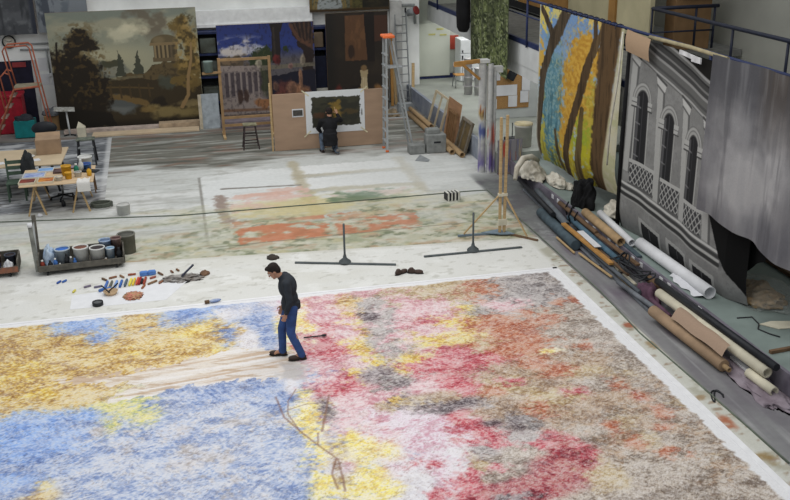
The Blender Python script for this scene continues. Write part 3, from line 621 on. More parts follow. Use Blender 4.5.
# autumn wood
def forest(q):
    a = q.fbm(.35, .2, 121); b = q.fbm(.14, .09, 122); c = q.fbm(.1, .5, 123); lf = q.fbm(.1, .06, 124, 4)
    q.fill(np.clip((q.y - 2.2) / 2.2, 0, 1), (104, 138, 186), .95)
    S = .056; T = .024
    def E(px, rx, ry, col, al=1, soft=.5, amp=1.3, n=None):
        q.fill(q.ell(px[0], px[1], rx * S, ry * T, soft, b if n is None else n, amp), col, al)
    E((22.008, 2.021), 15, 66, (86, 128, 140), .95, .5, .7); 
    q.fill(q.ell(*(21.943, 2.034), 15 * S, 66 * T, .5, b, .7) * np.clip((lf - .45) * 5, 0, 1), (128, 158, 164), .8)
    q.fill(q.ell(*(21.917, 1.792), 13 * S, 60 * T, .5, b, .7) * np.clip((q.fbm(.1, .3, 126) - .55) * 5, 0, 1), (60, 98, 112), .7)
    E((19.623, 2.071), 18, 60, (170, 150, 44), .9)
    for px, rx, ry in (((20.308, 3.507), 10, 22), ((20.584, 3.01), 12, 20), ((20.078, 3.849), 8, 12), ((20.619, 2.358), 12, 26), ((20.936, 1.527), 8, 26), ((19.506, 3.548), 8, 14)):
        E(px, rx, ry, (184, 142, 56), 1, .4, 1.0)
    yel = np.clip(q.ell(*(20.402, 2.93), 20 * S, 60 * T, .8, b, .8), 0, 1)
    q.fill(yel * np.clip((lf - .5) * 5, 0, 1), (206, 168, 82), .5)
    q.fill(yel * np.clip((.42 - lf) * 6, 0, 1), (160, 112, 46), .5)
    for px, rx, ry, col in (((22.705, 4.191), 8, 12, (214, 190, 90)), ((21.76, 4.346), 8, 8, (206, 190, 110)), ((22.863, 3.101), 5, 20, (206, 160, 60)), ((19.427, 4.446), 12, 7, (208, 178, 96)), ((20.078, 1.734), 7, 20, (140, 156, 52)), ((19.624, 1.267), 14, 16, (168, 160, 40)), ((20.44, 0.929), 18, 14, (170, 150, 44)), ((22.634, 0.858), 4, 40, (176, 166, 70))):
        E(px, rx, ry, col, .9, .5, 1.8)
    q.fill(np.clip((1.7 - q.y) * 1.2, 0, 1) * np.clip((lf - .5) * 5, 0, 1), (196, 184, 60), .7)
    q.fill(np.clip((1.4 - q.y) * 1.5, 0, 1) * np.clip((c - .5) * 4, 0, 1), (108, 96, 36), .7)
    def trunk(pts, w, w2, col):
        m = q.line(pts, w * S, .25, b, .35, w2 * S); q.fill(m, col, 1)
        q.fill(m * np.clip((q.fbm(.06, .6, 127) - .5) * 5, 0, 1), [v * .68 for v in col], .8)
    trunk([(22.983, 0.771), (22.806, 1.854), (22.69, 2.758), (22.117, 3.601), (21.609, 4.112), (21.124, 4.552)], 5, 9, (80, 68, 54))
    trunk([(21.944, 3.767), (22.499, 4.12), (22.857, 4.364)], 5, 3, (78, 66, 52))
    trunk([(19.729, 4.409), (19.678, 4.035), (19.968, 3.429), (20.304, 2.607), (20.817, 1.556), (21.001, 0.527)], 3.4, 7, (78, 62, 44))
    trunk([(19.218, 4.389), (19.525, 4.056), (19.737, 3.705)], 4, 3, (96, 78, 54))
    trunk([(18.888, 4.471), (19.022, 3.711), (19.149, 2.837), (19.2, 1.721), (19.162, 0.678)], 17, 16, (88, 68, 46))
    trunk([(20.11, 2.418), (20.159, 1.48), (20.224, 0.626)], 3, 6, (96, 80, 50))
    trunk([(21.699, 1.593), (21.413, 0.789)], 2, 5, (92, 80, 56))
    e = np.clip((18.5 + (q.y - 4.4) * -.17 - q.x) * 12, 0, 1)
    q.fill(e, (188, 182, 160), .95); q.fill(e * np.clip((a - .5) * 4, 0, 1), (160, 160, 120), .6)
    q.fill(np.clip((q.u * -1 + .02) * 60, 0, 1), (190, 188, 176), .7)
d1 = thing('forest_backdrop', 'hanging cloth painted with a yellow autumn wood and blue conifer', 'backdrop', (0, 0, 0))
hanging('', '', 22.98, 18.35, lambda u: .5 + .34 * u + .04 * np.sin(u * 8), 4.44, 8.86, .07, forest, (148, 172, 190), seed=3, parent=d1, nx=190, ny=230,
        curl=lambda u, v, z: np.where(v < .2, (.2 - v) ** 2 * 5, 0) + np.where(u > .88, (u - .88) * .4, 0))
hem = mat('cloth ties', (44, 46, 60), .8)
for k in range(14):
    y = 22.64 - k * .3
    MB().tube([(8.98 + .1 * math.cos(a), y, 4.42 + .065 * math.sin(a)) for a in np.linspace(0, 2 * PI, 10)], .012, 6, caps=False).build('tie', hem, d1)
t = MB().tube([(8.72, 18.03, 4.43), (8.72, 18.114, 3.462), (8.72, 18.343, 2.42), (8.72, 18.375, 1.615)], .018, 6).build('hanging_rope', rope_m)
tag(t, 'pale cord hanging down between the forest cloth and the grey facade cloth', 'cord')

# grey palace facade
def facade(q):
    a = q.fbm(.5, .3, 131); b = q.fbm(.05, .05, 132, 3)
    q.fill(np.clip((a - .4) * 3, 0, 1), (134, 134, 133), .7); q.fill(np.clip((b - .6) * 5, 0, 1), (100, 100, 100), .35)
    P = lambda pts, col, al=1: q.fill(q.poly(pts), col, al)
    L = lambda pts, w, col, al=1: q.fill(q.line(pts, w, .5), col, al)
    # dark upper side, then the raking cornice
    P([(18.009, 4.463), (13.774, 5.617), (13.218, 2.897), (14.614, 3.258), (18.036, 4.066)], (92, 92, 91))
    P([(17.631, 4.281), (14.542, 3.55), (14.398, 3.783), (17.157, 4.461)], (62, 62, 62))
    P([(17.047, 4.532), (14.543, 3.889), (13.562, 4.578), (13.744, 5.47), (16.891, 4.791)], (24, 23, 21))
    for p0, p1, w, col in (((17.044, 4.513), (14.546, 3.905), .05, (150, 150, 149)), ((17.238, 4.45), (14.528, 3.808), .035, (40, 40, 40)), ((17.432, 4.367), (14.536, 3.687), .04, (116, 116, 115)),
                           ((17.631, 4.281), (14.545, 3.566), .05, (140, 140, 139)), ((17.874, 4.169), (14.578, 3.404), .05, (70, 70, 70)), ((17.952, 4.099), (14.59, 3.298), .04, (156, 156, 155))):
        L([p0, p1], w, col, .9)
    # pilasters with capitals
    for t0, b0, w in (((17.703, 3.92), (17.8, 1.648), .24), ((16.651, 3.6), (16.547, 1.28), .24), ((15.665, 3.385), (15.484, 1.121), .22), ((14.797, 3.181), (14.552, 1.155), .22)):
        t0 = np.array(t0); b0 = np.array(b0)
        P([(t0[0] + w / 2, t0[1]), (t0[0] - w / 2, t0[1] - .02), (b0[0] - w / 2, b0[1]), (b0[0] + w / 2, b0[1])], (154, 154, 152))
        L([(t0[0] - w / 2, t0[1]), (b0[0] - w / 2, b0[1])], .07, (78, 78, 78), .8)
        P([(t0[0] + w * .8, t0[1] + .16), (t0[0] - w * .8, t0[1] + .02), (t0[0] - w * .6, t0[1] - .12), (t0[0] + w * .6, t0[1] + .02)], (172, 172, 170))
        L([(t0[0] + w * .8, t0[1] + .18), (t0[0] - w * .8, t0[1] + .04)], .05, (66, 66, 66), .9)
        L([(t0[0] + w * .6, t0[1] + .0), (t0[0] - w * .6, t0[1] - .13)], .04, (84, 84, 84), .9)
    # arched windows and balustrades (top of arch, foot of opening, left and right end of the balustrade)
    for top, bot, w, bl, br in (((17.353, 3.352), (17.205, 1.893), .21, (17.654, 1.899), (16.694, 1.4)), ((16.257, 3.13), (16.068, 1.806), .19, (16.392, 1.833), (15.671, 1.316)), ((15.265, 2.946), (15.144, 1.697), .18, (15.437, 1.702), (14.741, 1.24))):
        cx_, cz = top[0], top[1] - w
        for rr, col in ((w + .17, (100, 100, 99)), (w + .15, (152, 152, 150)), (w + .1, (104, 104, 103)), (w + .08, (146, 146, 144)), (w + .025, (72, 72, 72)), (w, (36, 36, 38))):
            m = q.ell(cx_, cz, rr, rr * 1.05, .06) * (q.y > cz)
            rs = rr if rr <= w + .03 else w + .06 if rr > w + .14 else rr * .0
            m = np.maximum(m, ((np.abs(q.x - cx_) < rs) & (q.y <= cz) & (q.y > bot[1])).astype(np.float32))
            q.fill(m, col, 1)
        q.fill(((q.x > cx_ + w * .55) & (q.x < cx_ + w) & (q.y < cz + .1) & (q.y > bot[1])).astype(np.float32), (84, 84, 86), .8)
        for k in range(4):
            zz = cz - .1 - k * .33; L([(cx_ + w, zz), (cx_ + w * .3, zz - .02)], .03, (120, 120, 122), .7)
        L([(cx_, cz + w * .9), (cx_, bot[1])], .02, (80, 80, 84), .6)
        for sgn in (1, -1):
            P([(cx_ + sgn * w, cz + .05), (cx_ + sgn * (w + .19), cz + .05), (cx_ + sgn * (w + .15), cz - .12), (cx_ + sgn * w, cz - .12)], (160, 160, 158))
            L([(cx_ + sgn * w, cz - .13), (cx_ + sgn * (w + .19), cz - .13)], .03, (64, 64, 64))
            L([(cx_ + sgn * w, cz - .04), (cx_ + sgn * (w + .19), cz - .04)], .02, (96, 96, 96))
        y0, zt = bl; y1, zb = br
        inb = ((q.x < y0) & (q.x > y1) & (q.y < zt) & (q.y > zb)).astype(np.float32)
        q.fill(inb, (58, 58, 60), 1)
        e1 = np.abs(((q.x * 1.1 + q.y) * 5.6) % 1 - .5); e2 = np.abs(((q.x * 1.1 - q.y) * 5.6) % 1 - .5)
        q.fill(inb * np.clip((.15 - np.minimum(e1, e2)) * 14, 0, 1), (158, 158, 156), .95)
        q.fill(((q.x < y0 + .04) & (q.x > y1 - .04) & (np.abs(q.y - zt) < .035)).astype(np.float32), (160, 160, 158), 1)
        q.fill(((q.x < y0 + .04) & (q.x > y1 - .04) & (np.abs(q.y - zb) < .03)).astype(np.float32), (84, 84, 84), 1)
    # string course
    A = (18.125, 1.276); B = (14.124, 1.029); A = np.array(A); B = np.array(B)
    for off, w, col in ((0, .3, (96, 96, 96)), (.12, .05, (176, 176, 174)), (.04, .06, (60, 60, 60)), (-.03, .05, (160, 160, 158)), (-.1, .07, (52, 52, 52)), (-.16, .03, (140, 140, 138))):
        L([A + (0, off), B + (0, off)], w, col)
    # lower windows
    for (l, r) in (((17.11, 0.743), (16.364, 0.427)), ((15.919, 0.71), (15.294, 0.473)), ((14.919, 0.655), (14.312, 0.425))):
        y0, zt = l; y1, zb = r; dz = (y0 - y1) * .1
        P([(y0 + .1, zt + .08), (y1 - .08, zt - dz + .08), (y1 - .08, zb - .05), (y0 + .1, zb + dz - .05)], (150, 150, 148))
        P([(y0, zt), (y1, zt - dz), (y1, zb - .1), (y0, zb + dz - .1)], (38, 38, 40))
        L([((y0 + y1) / 2, zt - dz * .5), ((y0 + y1) / 2, zb + dz * .5)], .025, (84, 84, 86))
    q.fill(q.poly([(14.732, 2.12), (14.523, 1.725), (14.134, 1.081), (13.892, 0.839), (13.452, 0.536), (12, 0), (12, 2.6)]), (16, 16, 17), 1)
    q.fill(np.clip((q.u * -1 + .02) * 60, 0, 1), (14, 14, 14), 1)
d2 = thing('facade_backdrop', 'hanging cloth painted as a grey palace facade with three arched windows', 'backdrop', (0, 0, 0))
hanging('', '', 18.0, 13.5, lambda u: .36 + .5 * np.clip(u - .92, 0, 1), 4.36, 8.9, .05, facade, (118, 118, 117), seed=5, parent=d2, nx=330, ny=330,
        curl=lambda u, v, z: np.where(z < .9, (.9 - z) ** 2 * .35, 0) + np.where((u > .9) & (z < 2), (u - .9) * 1.5, 0))
tag(hanging('', '', 14.4, 13.25, lambda u: .5 + .75 * u + .06 * np.sin(u * 9), lambda u: 2.1 + 0 * u, 9.2, .05, lambda q: None, (18, 18, 19), nx=60, ny=40, seed=9, parent=d2, part='black_lining'), 'black lining showing past the edge')
MB().tube([(8.88, 17.98, 4.38), (8.84, 17.99, 2.4), (8.86, 18.0, .4)], .05, 8).build('edge_binding', black, d2)
MB().tube([(8.8, 17.041, 4.463), (8.8, 15.54, 4.495), (8.8, 14.303, 4.482)], .035, 8).build('batten', mat('pale wood batten', (150, 140, 112), .8), d2)
t = thing('cardboard_sheet', 'square of brown cardboard folded over the top rail beside the facade cloth', 'cardboard', (0, 0, 0))
u, v = uvgrid(14, 14); yy = 17.9 - u * 1.0; zz = 4.5 - v * .42 - u * .06; xx = 8.75 - .03 * np.sin(v * PI)
grid_mesh('sheet', np.stack([xx, yy, zz], 1), 14, 14, np.tile(np.array((160, 136, 112), np.float32), (196, 1)), PC, t)
t = MB().box((8.76, 15.5, 4.36), (.03, .6, .07), rot=(.06, 0, 0)).box((8.75, 15.2, 4.33), (.03, .3, .1), rot=(.0, 0, 0))
tag(t.build('white_rag', mat('white rag', (190, 190, 192), .9)), 'small white rag tied on the batten above the facade cloth', 'rag')

# grey cloud cloth
def clouds(q):
    a = q.fbm(.9, .7, 141); b = q.fbm(.35, .9, 142); c = q.fbm(.16, 1.6, 143)
    q.fill(np.clip((a - .35) * 3, 0, 1), (122, 121, 124), .7)
    q.fill(q.ell(*(13.277, 2.885), .9, .9, 1.0, a, 1.2), (164, 163, 164), .85)
    q.fill(q.ell(*(14.195, 3.492), .35, .6, 1.0, a, 1.2), (150, 149, 150), .7)
    q.fill(q.ell(*(12.662, 1.916), .8, .35, 1.0, b, 1.0), (92, 92, 98), .7)
    q.fill(np.clip((q.y - 3.2 + (a - .5)) * 1.0, 0, 1), (74, 74, 78), .9)
    q.fill(np.clip((q.y - 3.2) * .9, 0, 1) * np.clip((13.35 - q.x) * 3, 0, 1), (72, 66, 62), .8)
    q.fill(np.clip((c - .55) * 4, 0, 1), (140, 140, 142), .35); q.fill(np.clip((.42 - c) * 4, 0, 1), (70, 70, 74), .4)
    q.fill(q.ell(*(13.596, 4.73), .18, .06, .6), (176, 176, 178), .8)
d3 = thing('cloud_backdrop', 'hanging cloth painted with smoky grey clouds, nearest on the balcony rail', 'backdrop', (0, 0, 0))
hanging('', '', 14.6, 11.6, lambda u: 1.84 - .16 * u + .02 * np.sin(u * 14), 4.52, 8.72, .07, clouds, (98, 97, 101), seed=7, parent=d3, nx=150, ny=160)

# dark green leaf cloth
def leaves(q):
    a = q.fbm(.35, .3, 151); b = q.fbm(.11, .07, 152, 3); c = q.fbm(.3, 1.2, 153)
    q.fill(np.clip((b - .45) * 5, 0, 1), (112, 122, 78), .85); q.fill(np.clip((.4 - b) * 6, 0, 1), (38, 44, 30), .8)
    q.fill(np.clip((q.fbm(.09, .05, 154, 2) - .68) * 8, 0, 1), (150, 156, 122), .85)
    q.fill(np.clip((c - .5) * 3, 0, 1), (46, 50, 38), .55)
    q.fill(np.clip((q.y - 3.6) * .8, 0, 1), (50, 56, 38), .5)
    q.fill(np.clip((25.1 - q.x) * 8, 0, 1), (40, 46, 32), .6)
d4 = thing('hanging_leaf_cloth', 'dark green leaf-painted cloth hung over the balcony above the notice board', 'backdrop', (0, 0, 0))
hanging('', '', 28.35, 24.92, lambda u: 2.13 + .32 * np.sin(u * 3.0 + .3) * .35 + .12 * u, 5.2, 8.74, .09, leaves, (78, 86, 56), seed=11, parent=d4, nx=130, ny=170)

# black bundle on the balcony edge
t = thing('black_drape', 'black drape hanging over the balcony edge left of the green cloth', 'drape', (8.72, 29.0, 2.98))
MB().lathe([(0, .0), (.2, .03), (.3, .15), (.33, .6), (.31, 1.4), (.28, 2.2), (0, 2.3)], n=18, sx=.6, sy=1.2).build('cloth', black, t)

# ================================================================== right side: roll store, alcove, notice board
def mtl(n, c, **k): return mat(n, c, **k)
kraft = mat('kraft paper', (152, 128, 104), .85, var=.07, scale=4)
kraft2 = mat('pinkish kraft paper', (166, 132, 112), .85, var=.06, scale=3)
cardtube = mat('cardboard tube', (164, 138, 104), .85, var=.08, scale=6)
cream = mat('cream canvas roll', (200, 194, 174), .85, var=.06, scale=5)
wht = mat('white paper', (208, 209, 212), .7, var=.04, scale=3)
blackp = mat('black plastic', (34, 36, 40), .5, var=.2)
greyp = mat('grey plastic pipe', (92, 98, 104), .6, var=.12, scale=5)
teal = mat('grey teal roll', (70, 84, 92), .7, var=.15, scale=5)
bluep = mat('blue grey tube', (74, 100, 116), .7, var=.15, scale=6)
steelbar = mat('worn steel bar', (104, 108, 114), .6, var=.15, scale=5)
timber = mat('pale timber', (178, 152, 112), .8, var=.1, scale=3, stretch=(1, 1, 8))
orange_wood = mat('orange brown timber', (164, 122, 68), .75, var=.12, scale=5)
dark_wood = mat('dark timber', (104, 82, 62), .8, var=.15, scale=5)
mauve = mat('mauve dust sheet', (112, 100, 108), .9, scale=4, col2=(150, 140, 148))
plum = mat('plum cloth', (96, 70, 86), .9, var=.2, scale=5)
linen = mat('dirty white dust sheet', (206, 202, 190), .9, scale=5, col2=(168, 160, 146))
galv = mat('grey painted metal', (132, 136, 138), .6, var=.1, scale=6)

G0 = 'rolls and lengths stored along the step'
PILE = []
def roll(name, label, a, b, r, m, cat='roll', group=None, hollow=None, n=14, core=None):
    if group == G0: PILE.append([Vector(a), Vector(b), r, lambda p, q: roll_(name, label, p, q, r, m, cat, group, hollow, n, core)]); return
    return roll_(name, label, a, b, r, m, cat, group, hollow, n, core)
def plank(name, label, a, b, w, h, m, cat='plank', group=None):
    if group == G0: PILE.append([Vector(a), Vector(b), (w + h) / 3, lambda p, q: plank_(name, label, p, q, w, h, m, cat, group)]); return
    return plank_(name, label, a, b, w, h, m, cat, group)
def settle(P, rounds=140):
    """let the stored lengths rest against one another without passing through"""
    from mathutils import geometry
    for it in range(rounds):
        for i in range(len(P)):
            a, b, r = P[i][:3]
            for j in range(i + 1, len(P)):
                c, d, s = P[j][:3]
                if max(a.y, b.y) + .2 < min(c.y, d.y) or max(c.y, d.y) + .2 < min(a.y, b.y): continue
                u = b - a; v = d - c; w = a - c; A = u.dot(u); B = u.dot(v); Cc = v.dot(v); D = u.dot(w); E = v.dot(w); den = A * Cc - B * B
                t = min(1, max(0, (B * E - Cc * D) / den)) if den > 1e-6 else .5
                k = min(1, max(0, (B * t + E) / Cc)); t = min(1, max(0, (B * k - D) / A))
                p = a + u * t; q = c + v * k; e = p - q; L = e.length; gap = r + s + .006 - L
                if gap > 0:
                    e = e / L if L > 1e-4 else Vector((0, 0, 1))
                    e.y = 0; e.z += .02 if p.z >= q.z else -.02
                    if e.length < 1e-3: e = Vector((0, 0, 1))
                    e.normalize(); e *= gap * .5
                    a += e * (1 - t) * 1.2; b += e * t * 1.2; c -= e * (1 - k) * 1.2; d -= e * k * 1.2
        for a, b, r, f in P:
            for p in (a, b):
                p.z = max(p.z, r + .002)
                if p.z - r < .36: p.x = min(p.x, 8.39 - r)
    for a, b, r, f in P: f(a, b)
def roll_(name, label, a, b, r, m, cat='roll', group=None, hollow=None, n=14, core=None):
    mb = MB()
    if hollow: mb.pipe(a, b, r, hollow, n)
    else: mb.tube([a, b], r, n)
    if core is None: return tag(mb.build(name, m), label, cat, group)
    t = thing(name, label, cat, (0, 0, 0), group=group)
    mb.build('sheet', m, t)
    d = (Vector(b) - Vector(a)).normalized()
    MB().pipe(Vector(b) - d * .3, Vector(b) + d * .14, r * .42, r * .12).build('core_tube', core, t)
    return t
def plank_(name, label, a, b, w, h, m, cat='plank', group=None):
    return tag(MB().bar(a, b, w, h, .004).build(name, m), label, cat, group)

def crumple(name, label, cat, c, r, m, seed, freq=2.2, amp=.35, sub=4, group=None, parent=None):
    mb = MB(); mb.ball((0, 0, 0), 1.0, sub)
    from mathutils import noise
    off = Vector((seed * 3.1, seed * 1.7, seed * .9))
    for v in mb.bm.verts:
        d = v.co.normalized()
        n = noise.noise(d * freq * .8 + off) + .45 * (1 - 3 * abs(noise.noise(Vector((d.x * freq * .7, d.y * freq * 1.8, d.z * freq * 1.2)) + off))) + .12 * noise.noise(d * freq * 4 + off)
        q = d * (1 + amp * n)
        z = q.z * r[2]
        v.co = Vector((q.x * r[0], q.y * r[1], max(z, 0) + (0 if z > 0 else 0)))
    o = mb.build(name, m, parent)
    o.location = c
    if parent is None: tag(o, label, cat, group)
    return o

# flat bars lying on the ground along the step
for k, (a, b, lab) in enumerate((((8.2, 22.036, 0.03), (7.852, 14.427, 0.03), 'long grey steel bar on the ground, outermost of the stored lengths'),
                                 ((8.403, 22.157, 0.03), (8.197, 17.845, 0.03), 'short grey steel bar lying just inside the outermost bar'))):
    plank('steel_bar', lab, a, b, .07, .05, steelbar, 'bar', G0)
roll('plastic_pipe', 'black pipe at the far end of the stored lengths, below the white sheets', (8.345, 22.596, 0.12), (7.927, 19.271, 0.12), .06, blackp, 'pipe', G0)
roll('plastic_pipe', 'dark grey pipe with open black end beside the forest cloth', (8.274, 21.265, 0.2), (7.959, 18.602, 0.2), .075, greyp, 'pipe', G0, .015)
roll('fabric_roll', 'dark teal roll with rounded end, left of the orange plank', (8.003, 20.019, 0.11), (7.866, 17.712, 0.11), .11, teal, 'roll', G0)
plank('plank', 'orange-brown plank with a cream end lying on the stored pipes', (7.941, 18.565, 0.26), (7.936, 16.227, 0.26), .1, .05, orange_wood, 'plank', G0)
plank('plank', 'short cream block end sticking out beyond the orange-brown plank', (8.036, 16.524, 0.18), (8.022, 16.085, 0.18), .1, .06, cream, 'plank', G0)
roll('tube', 'blue-grey tube lying between the orange plank and the step', (8.295, 19.141, 0.27), (8.152, 16.421, 0.27), .06, bluep, 'tube', G0)
tag(MB().bar((8.009, 17.973, 0.34), (7.973, 16.978, 0.34), .14, .012).build('paper_strip', wht), 'white paper strip lying across the blue-grey tube', 'paper', G0)
plank('batten', 'thin pale batten on the outer edge of the store, farther of two', (7.708, 18.476, 0.06), (7.741, 17.516, 0.06), .04, .03, timber, 'batten', G0)
plank('batten', 'thin pale batten on the outer edge of the store, nearer of two', (7.778, 17.445, 0.06), (7.872, 16.059, 0.06), .045, .03, timber, 'batten', G0)
plank('plank', 'brown plank pushed against the sticker-marked step', (8.201, 17.584, 0.3), (8.258, 15.816, 0.3), .09, .04, dark_wood, 'plank', G0)
roll('tube', 'slim grey tube running under the orange plank', (8.211, 18.099, 0.12), (8.13, 15.996, 0.12), .05, greyp, 'tube', G0)
roll('tube', 'brown cardboard tube next to the black wires', (8.263, 15.444, 0.26), (8.268, 14.745, 0.26), .07, dark_wood, 'tube', G0)
plank('batten', 'cream batten lying beside the black wires', (8.034, 15.966, 0.1), (8.073, 15.489, 0.1), .08, .05, cream, 'batten', G0)
crumple('cloth_bundle', 'plum coloured cloth bundle among the stored rolls', 'cloth', (8.096, 14.988, 0), (.14, .34, .3), plum, 3, group=G0)
crumple('cloth_bundle', 'mauve dust sheet bundled under the near end of the rolls', 'cloth', (8.201, 11.6, 0), (.24, .85, .08), mauve, 5, group=G0, sub=5)
roll('canvas_roll', 'long cream canvas roll passing under the brown paper', (8.091, 14.6, 0.3), (8.219, 11.433, 0.22), .085, cream, 'roll', G0, .02)
roll('plastic_pipe', 'long black pipe lying against the top of the step', (8.175, 14.86, 0.42), (8.291, 11.324, 0.4), .06, blackp, 'pipe', G0)
roll('kraft_roll', 'brown kraft paper roll with a card core poking out of its near end', (7.831, 14.137, 0.12), (7.916, 12.081, 0.12), .1, kraft, 'paper roll', G0, core=cardtube)
roll('canvas_roll', 'short cream roll end beside the mauve sheet at the near end', (8.2, 11.762, 0.14), (8.207, 11.141, 0.14), .075, cream, 'roll', G0, .02)
plank('plank', 'white painted batten under the cream roll at the near end', (8.219, 12.358, 0.12), (8.206, 11.44, 0.1), .1, .04, wht, 'plank', G0)
for k, (a, b, r_, m_, lab) in enumerate((
    ((8.106, 20.026, 0.05), (7.939, 16.669, 0.05), .035, steelbar, 'thin grey pipe beside the dark teal roll'),
    ((7.997, 17.704, 0.1), (7.95, 15.027, 0.08), .04, greyp, 'thin grey pipe reaching under the plum cloth'),
    ((8.032, 16.996, 0.22), (8.007, 15.667, 0.22), .035, dark_wood, 'short brown stick just inside the orange plank'),
    ((8.217, 16.843, 0.3), (8.206, 15.255, 0.3), .04, blackp, 'black stick against the step near the wires'),
    ((8.352, 19.933, 0.3), (8.302, 17.813, 0.3), .05, dark_wood, 'brown stick against the step below the forest cloth'),
    ((8.175, 20.341, 0.14), (7.952, 17.825, 0.24), .04, bluep, 'slim blue stick between teal roll and orange plank'),
    ((7.868, 15.695, 0.06), (7.869, 14.089, 0.06), .045, steelbar, 'grey pipe on the ground left of the plum cloth'),
    ((8.012, 15.156, 0.1), (7.958, 13.975, 0.1), .05, plum, 'dull plum coloured roll end beside the kraft roll'),
    ((7.97, 16.548, 0.05), (7.971, 14.668, 0.05), .03, timber, 'thin pale stick on the ground below the black wires'),
    ((8.23, 14.663, 0.2), (8.247, 13.757, 0.2), .06, greyp, 'grey tube end under the brown paper sheet'))):
    roll('pipe', lab, a, b, r_, m_, 'pipe', G0)
settle(PILE)
# brown paper sheet laid over the rolls
A, B, D, E = [Vector(p) for p in ((7.76, 13.529, 0.32), (7.862, 12.082, 0.3), (8.023, 12.122, 0.45), (7.966, 13.596, 0.47))]
u, v = uvgrid(24, 12)
pts = [(A * (1 - a) * (1 - b) + B * a * (1 - b) + D * a * b + E * (1 - a) * b) + Vector((0, 0, .05 * math.sin(b * PI) + .01 * math.sin(a * 11))) for a, b in zip(u, v)]
t = thing('kraft_sheet', 'pinkish-brown paper sheet laid over the cream roll and black pipe', 'paper', (0, 0, 0), group=G0)
grid_mesh('sheet', np.array(pts), 24, 12, np.tile(np.array((156, 134, 116), np.float32), (288, 1)), PC, t)
# black wires
for k, (u0, lab) in enumerate(((0, 'tangled black cable loops hanging off the stored lengths'),)):
    pts = []
    for i in range(60):
        a = i * .55; p = Vector((7.992, 15.463, 0.2)); pts.append(p + Vector((-.05 + .2 * math.sin(a * .7) , .6 * math.sin(a * .31 + 1), .3 + .05 * math.sin(a * 1.3))))
    tag(MB().tube(pts, .017, 6).build('cable', blackp), lab, 'cable')
pts = [Vector((7.413, 11.43, 0.012)) + Vector((.12 * math.cos(a), .16 * math.sin(a * 1.4), 0)) for a in np.linspace(0, 7, 30)]
tag(MB().tube(pts, .012, 6).build('cable', blackp), 'small loop of black cable on the concrete beside the kraft roll', 'cable')

# things on the raised floor by the hanging cloths
t = thing('paper_roll', 'white paper roll with torn sheet edge lying below the facade cloth', 'paper roll', (0, 0, 0))
MB().pipe((8.716, 16.648, 0.47), (8.743, 14.011, 0.47), .115, .012, 18).build('roll', wht, t)
A, B, D, E = [Vector(p) for p in ((8.543, 15.138, 0.37), (8.525, 14.152, 0.36), (8.672, 14.014, 0.42), (8.661, 15.079, 0.5))]
u, v = uvgrid(20, 10)
pts = [(A * (1 - a) * (1 - b) + B * a * (1 - b) + D * a * b + E * (1 - a) * b) + Vector((.03 * math.sin(a * 9 + 1) * (1 - b) + .02 * math.sin(a * 19) * (1 - b), 0, .012 * abs(math.sin(a * 11)))) for a, b in zip(u, v)]
grid_mesh('loose_sheet', np.array(pts), 20, 10, np.tile(np.array((206, 207, 212), np.float32), (200, 1)), PC, t)
roll('cardboard_tube', 'brown cardboard tube on the raised floor below the black bundle', (8.479, 18.818, 0.45), (8.405, 16.851, 0.45), .09, cardtube, 'tube', None, .015)
roll('paper_roll', 'slim white paper roll behind the brown cardboard tube', (8.751, 18.639, 0.46), (8.577, 16.715, 0.46), .075, wht, 'paper roll', None, .012)
plank('plank', 'dark grey plank beside the far end of the large white roll', (8.518, 17.127, 0.385), (8.471, 16.137, 0.385), .1, .04, teal)
crumple('dust_sheet', 'crumpled white dust sheets heaped on the step beside the wooden poles', 'dust sheet', (8.469, 22.08, 0.36), (.28, .55, .36), linen, 7, sub=5)
crumple('dust_sheet', 'crumpled white sheet under the left edge of the forest cloth', 'dust sheet', (8.783, 21.266, 0.36), (.17, .42, .24), linen, 11, sub=5)
crumple('dust_sheet', 'loose heap of white sheets between the forest cloth and facade cloth', 'dust sheet', (9.171, 18.617, 0.36), (.26, .42, .3), linen, 14, sub=5)
crumple('dust_sheet', 'small white sheet spilling below the forest cloth near the black bundle', 'dust sheet', (8.956, 20.869, 0.36), (.1, .22, .12), linen, 17, sub=4)
def folded_drape():
    pts = [(8.3, 21.595, 0.762), (8.35, 21.411, 1.007), (8.4, 21.086, 1.088), (8.2, 21.116, 0.676), (8.15, 21.292, 0.354)]
folded_drape()
tag(MB().tube([Vector(p) + Vector((-.36, 0, .14)) for p in ((8.132, 21.383, 0.38), (8.246, 21.576, 0.62), (8.467, 21.765, 0.78), (8.748, 21.952, 0.76), (8.969, 22.028, 0.62))], [.05, .07, .08, .07, .05], 10).build('rope_hank', linen), 'thick pale hank of rope drooping over the white dust sheets', 'rope')
t = thing('black_bundle', 'black cloth bundle with dangling ties below the forest cloth', 'bundle', (0, 0, 0))
crumple('cloth', '', '', Vector((8.932, 19.576, 0.36)) + Vector((-.16, 0, 0)), (.22, .36, .58), black, 23, parent=t, sub=5)
for k, (du, dv, L) in enumerate(((0, 0, .35), (.15, .2, .4), (-.1, -.2, .32), (.05, .35, .3), (-.05, -.4, .28))):
    p = Vector((8.416, 19.119, 0.5)) + Vector((du - .1, dv, 0))
    MB().tube([p, p + Vector((-.06, .03, -L * .5)), p + Vector((-.04, -.03, -L))], .018, 6).build('tie', black, t)
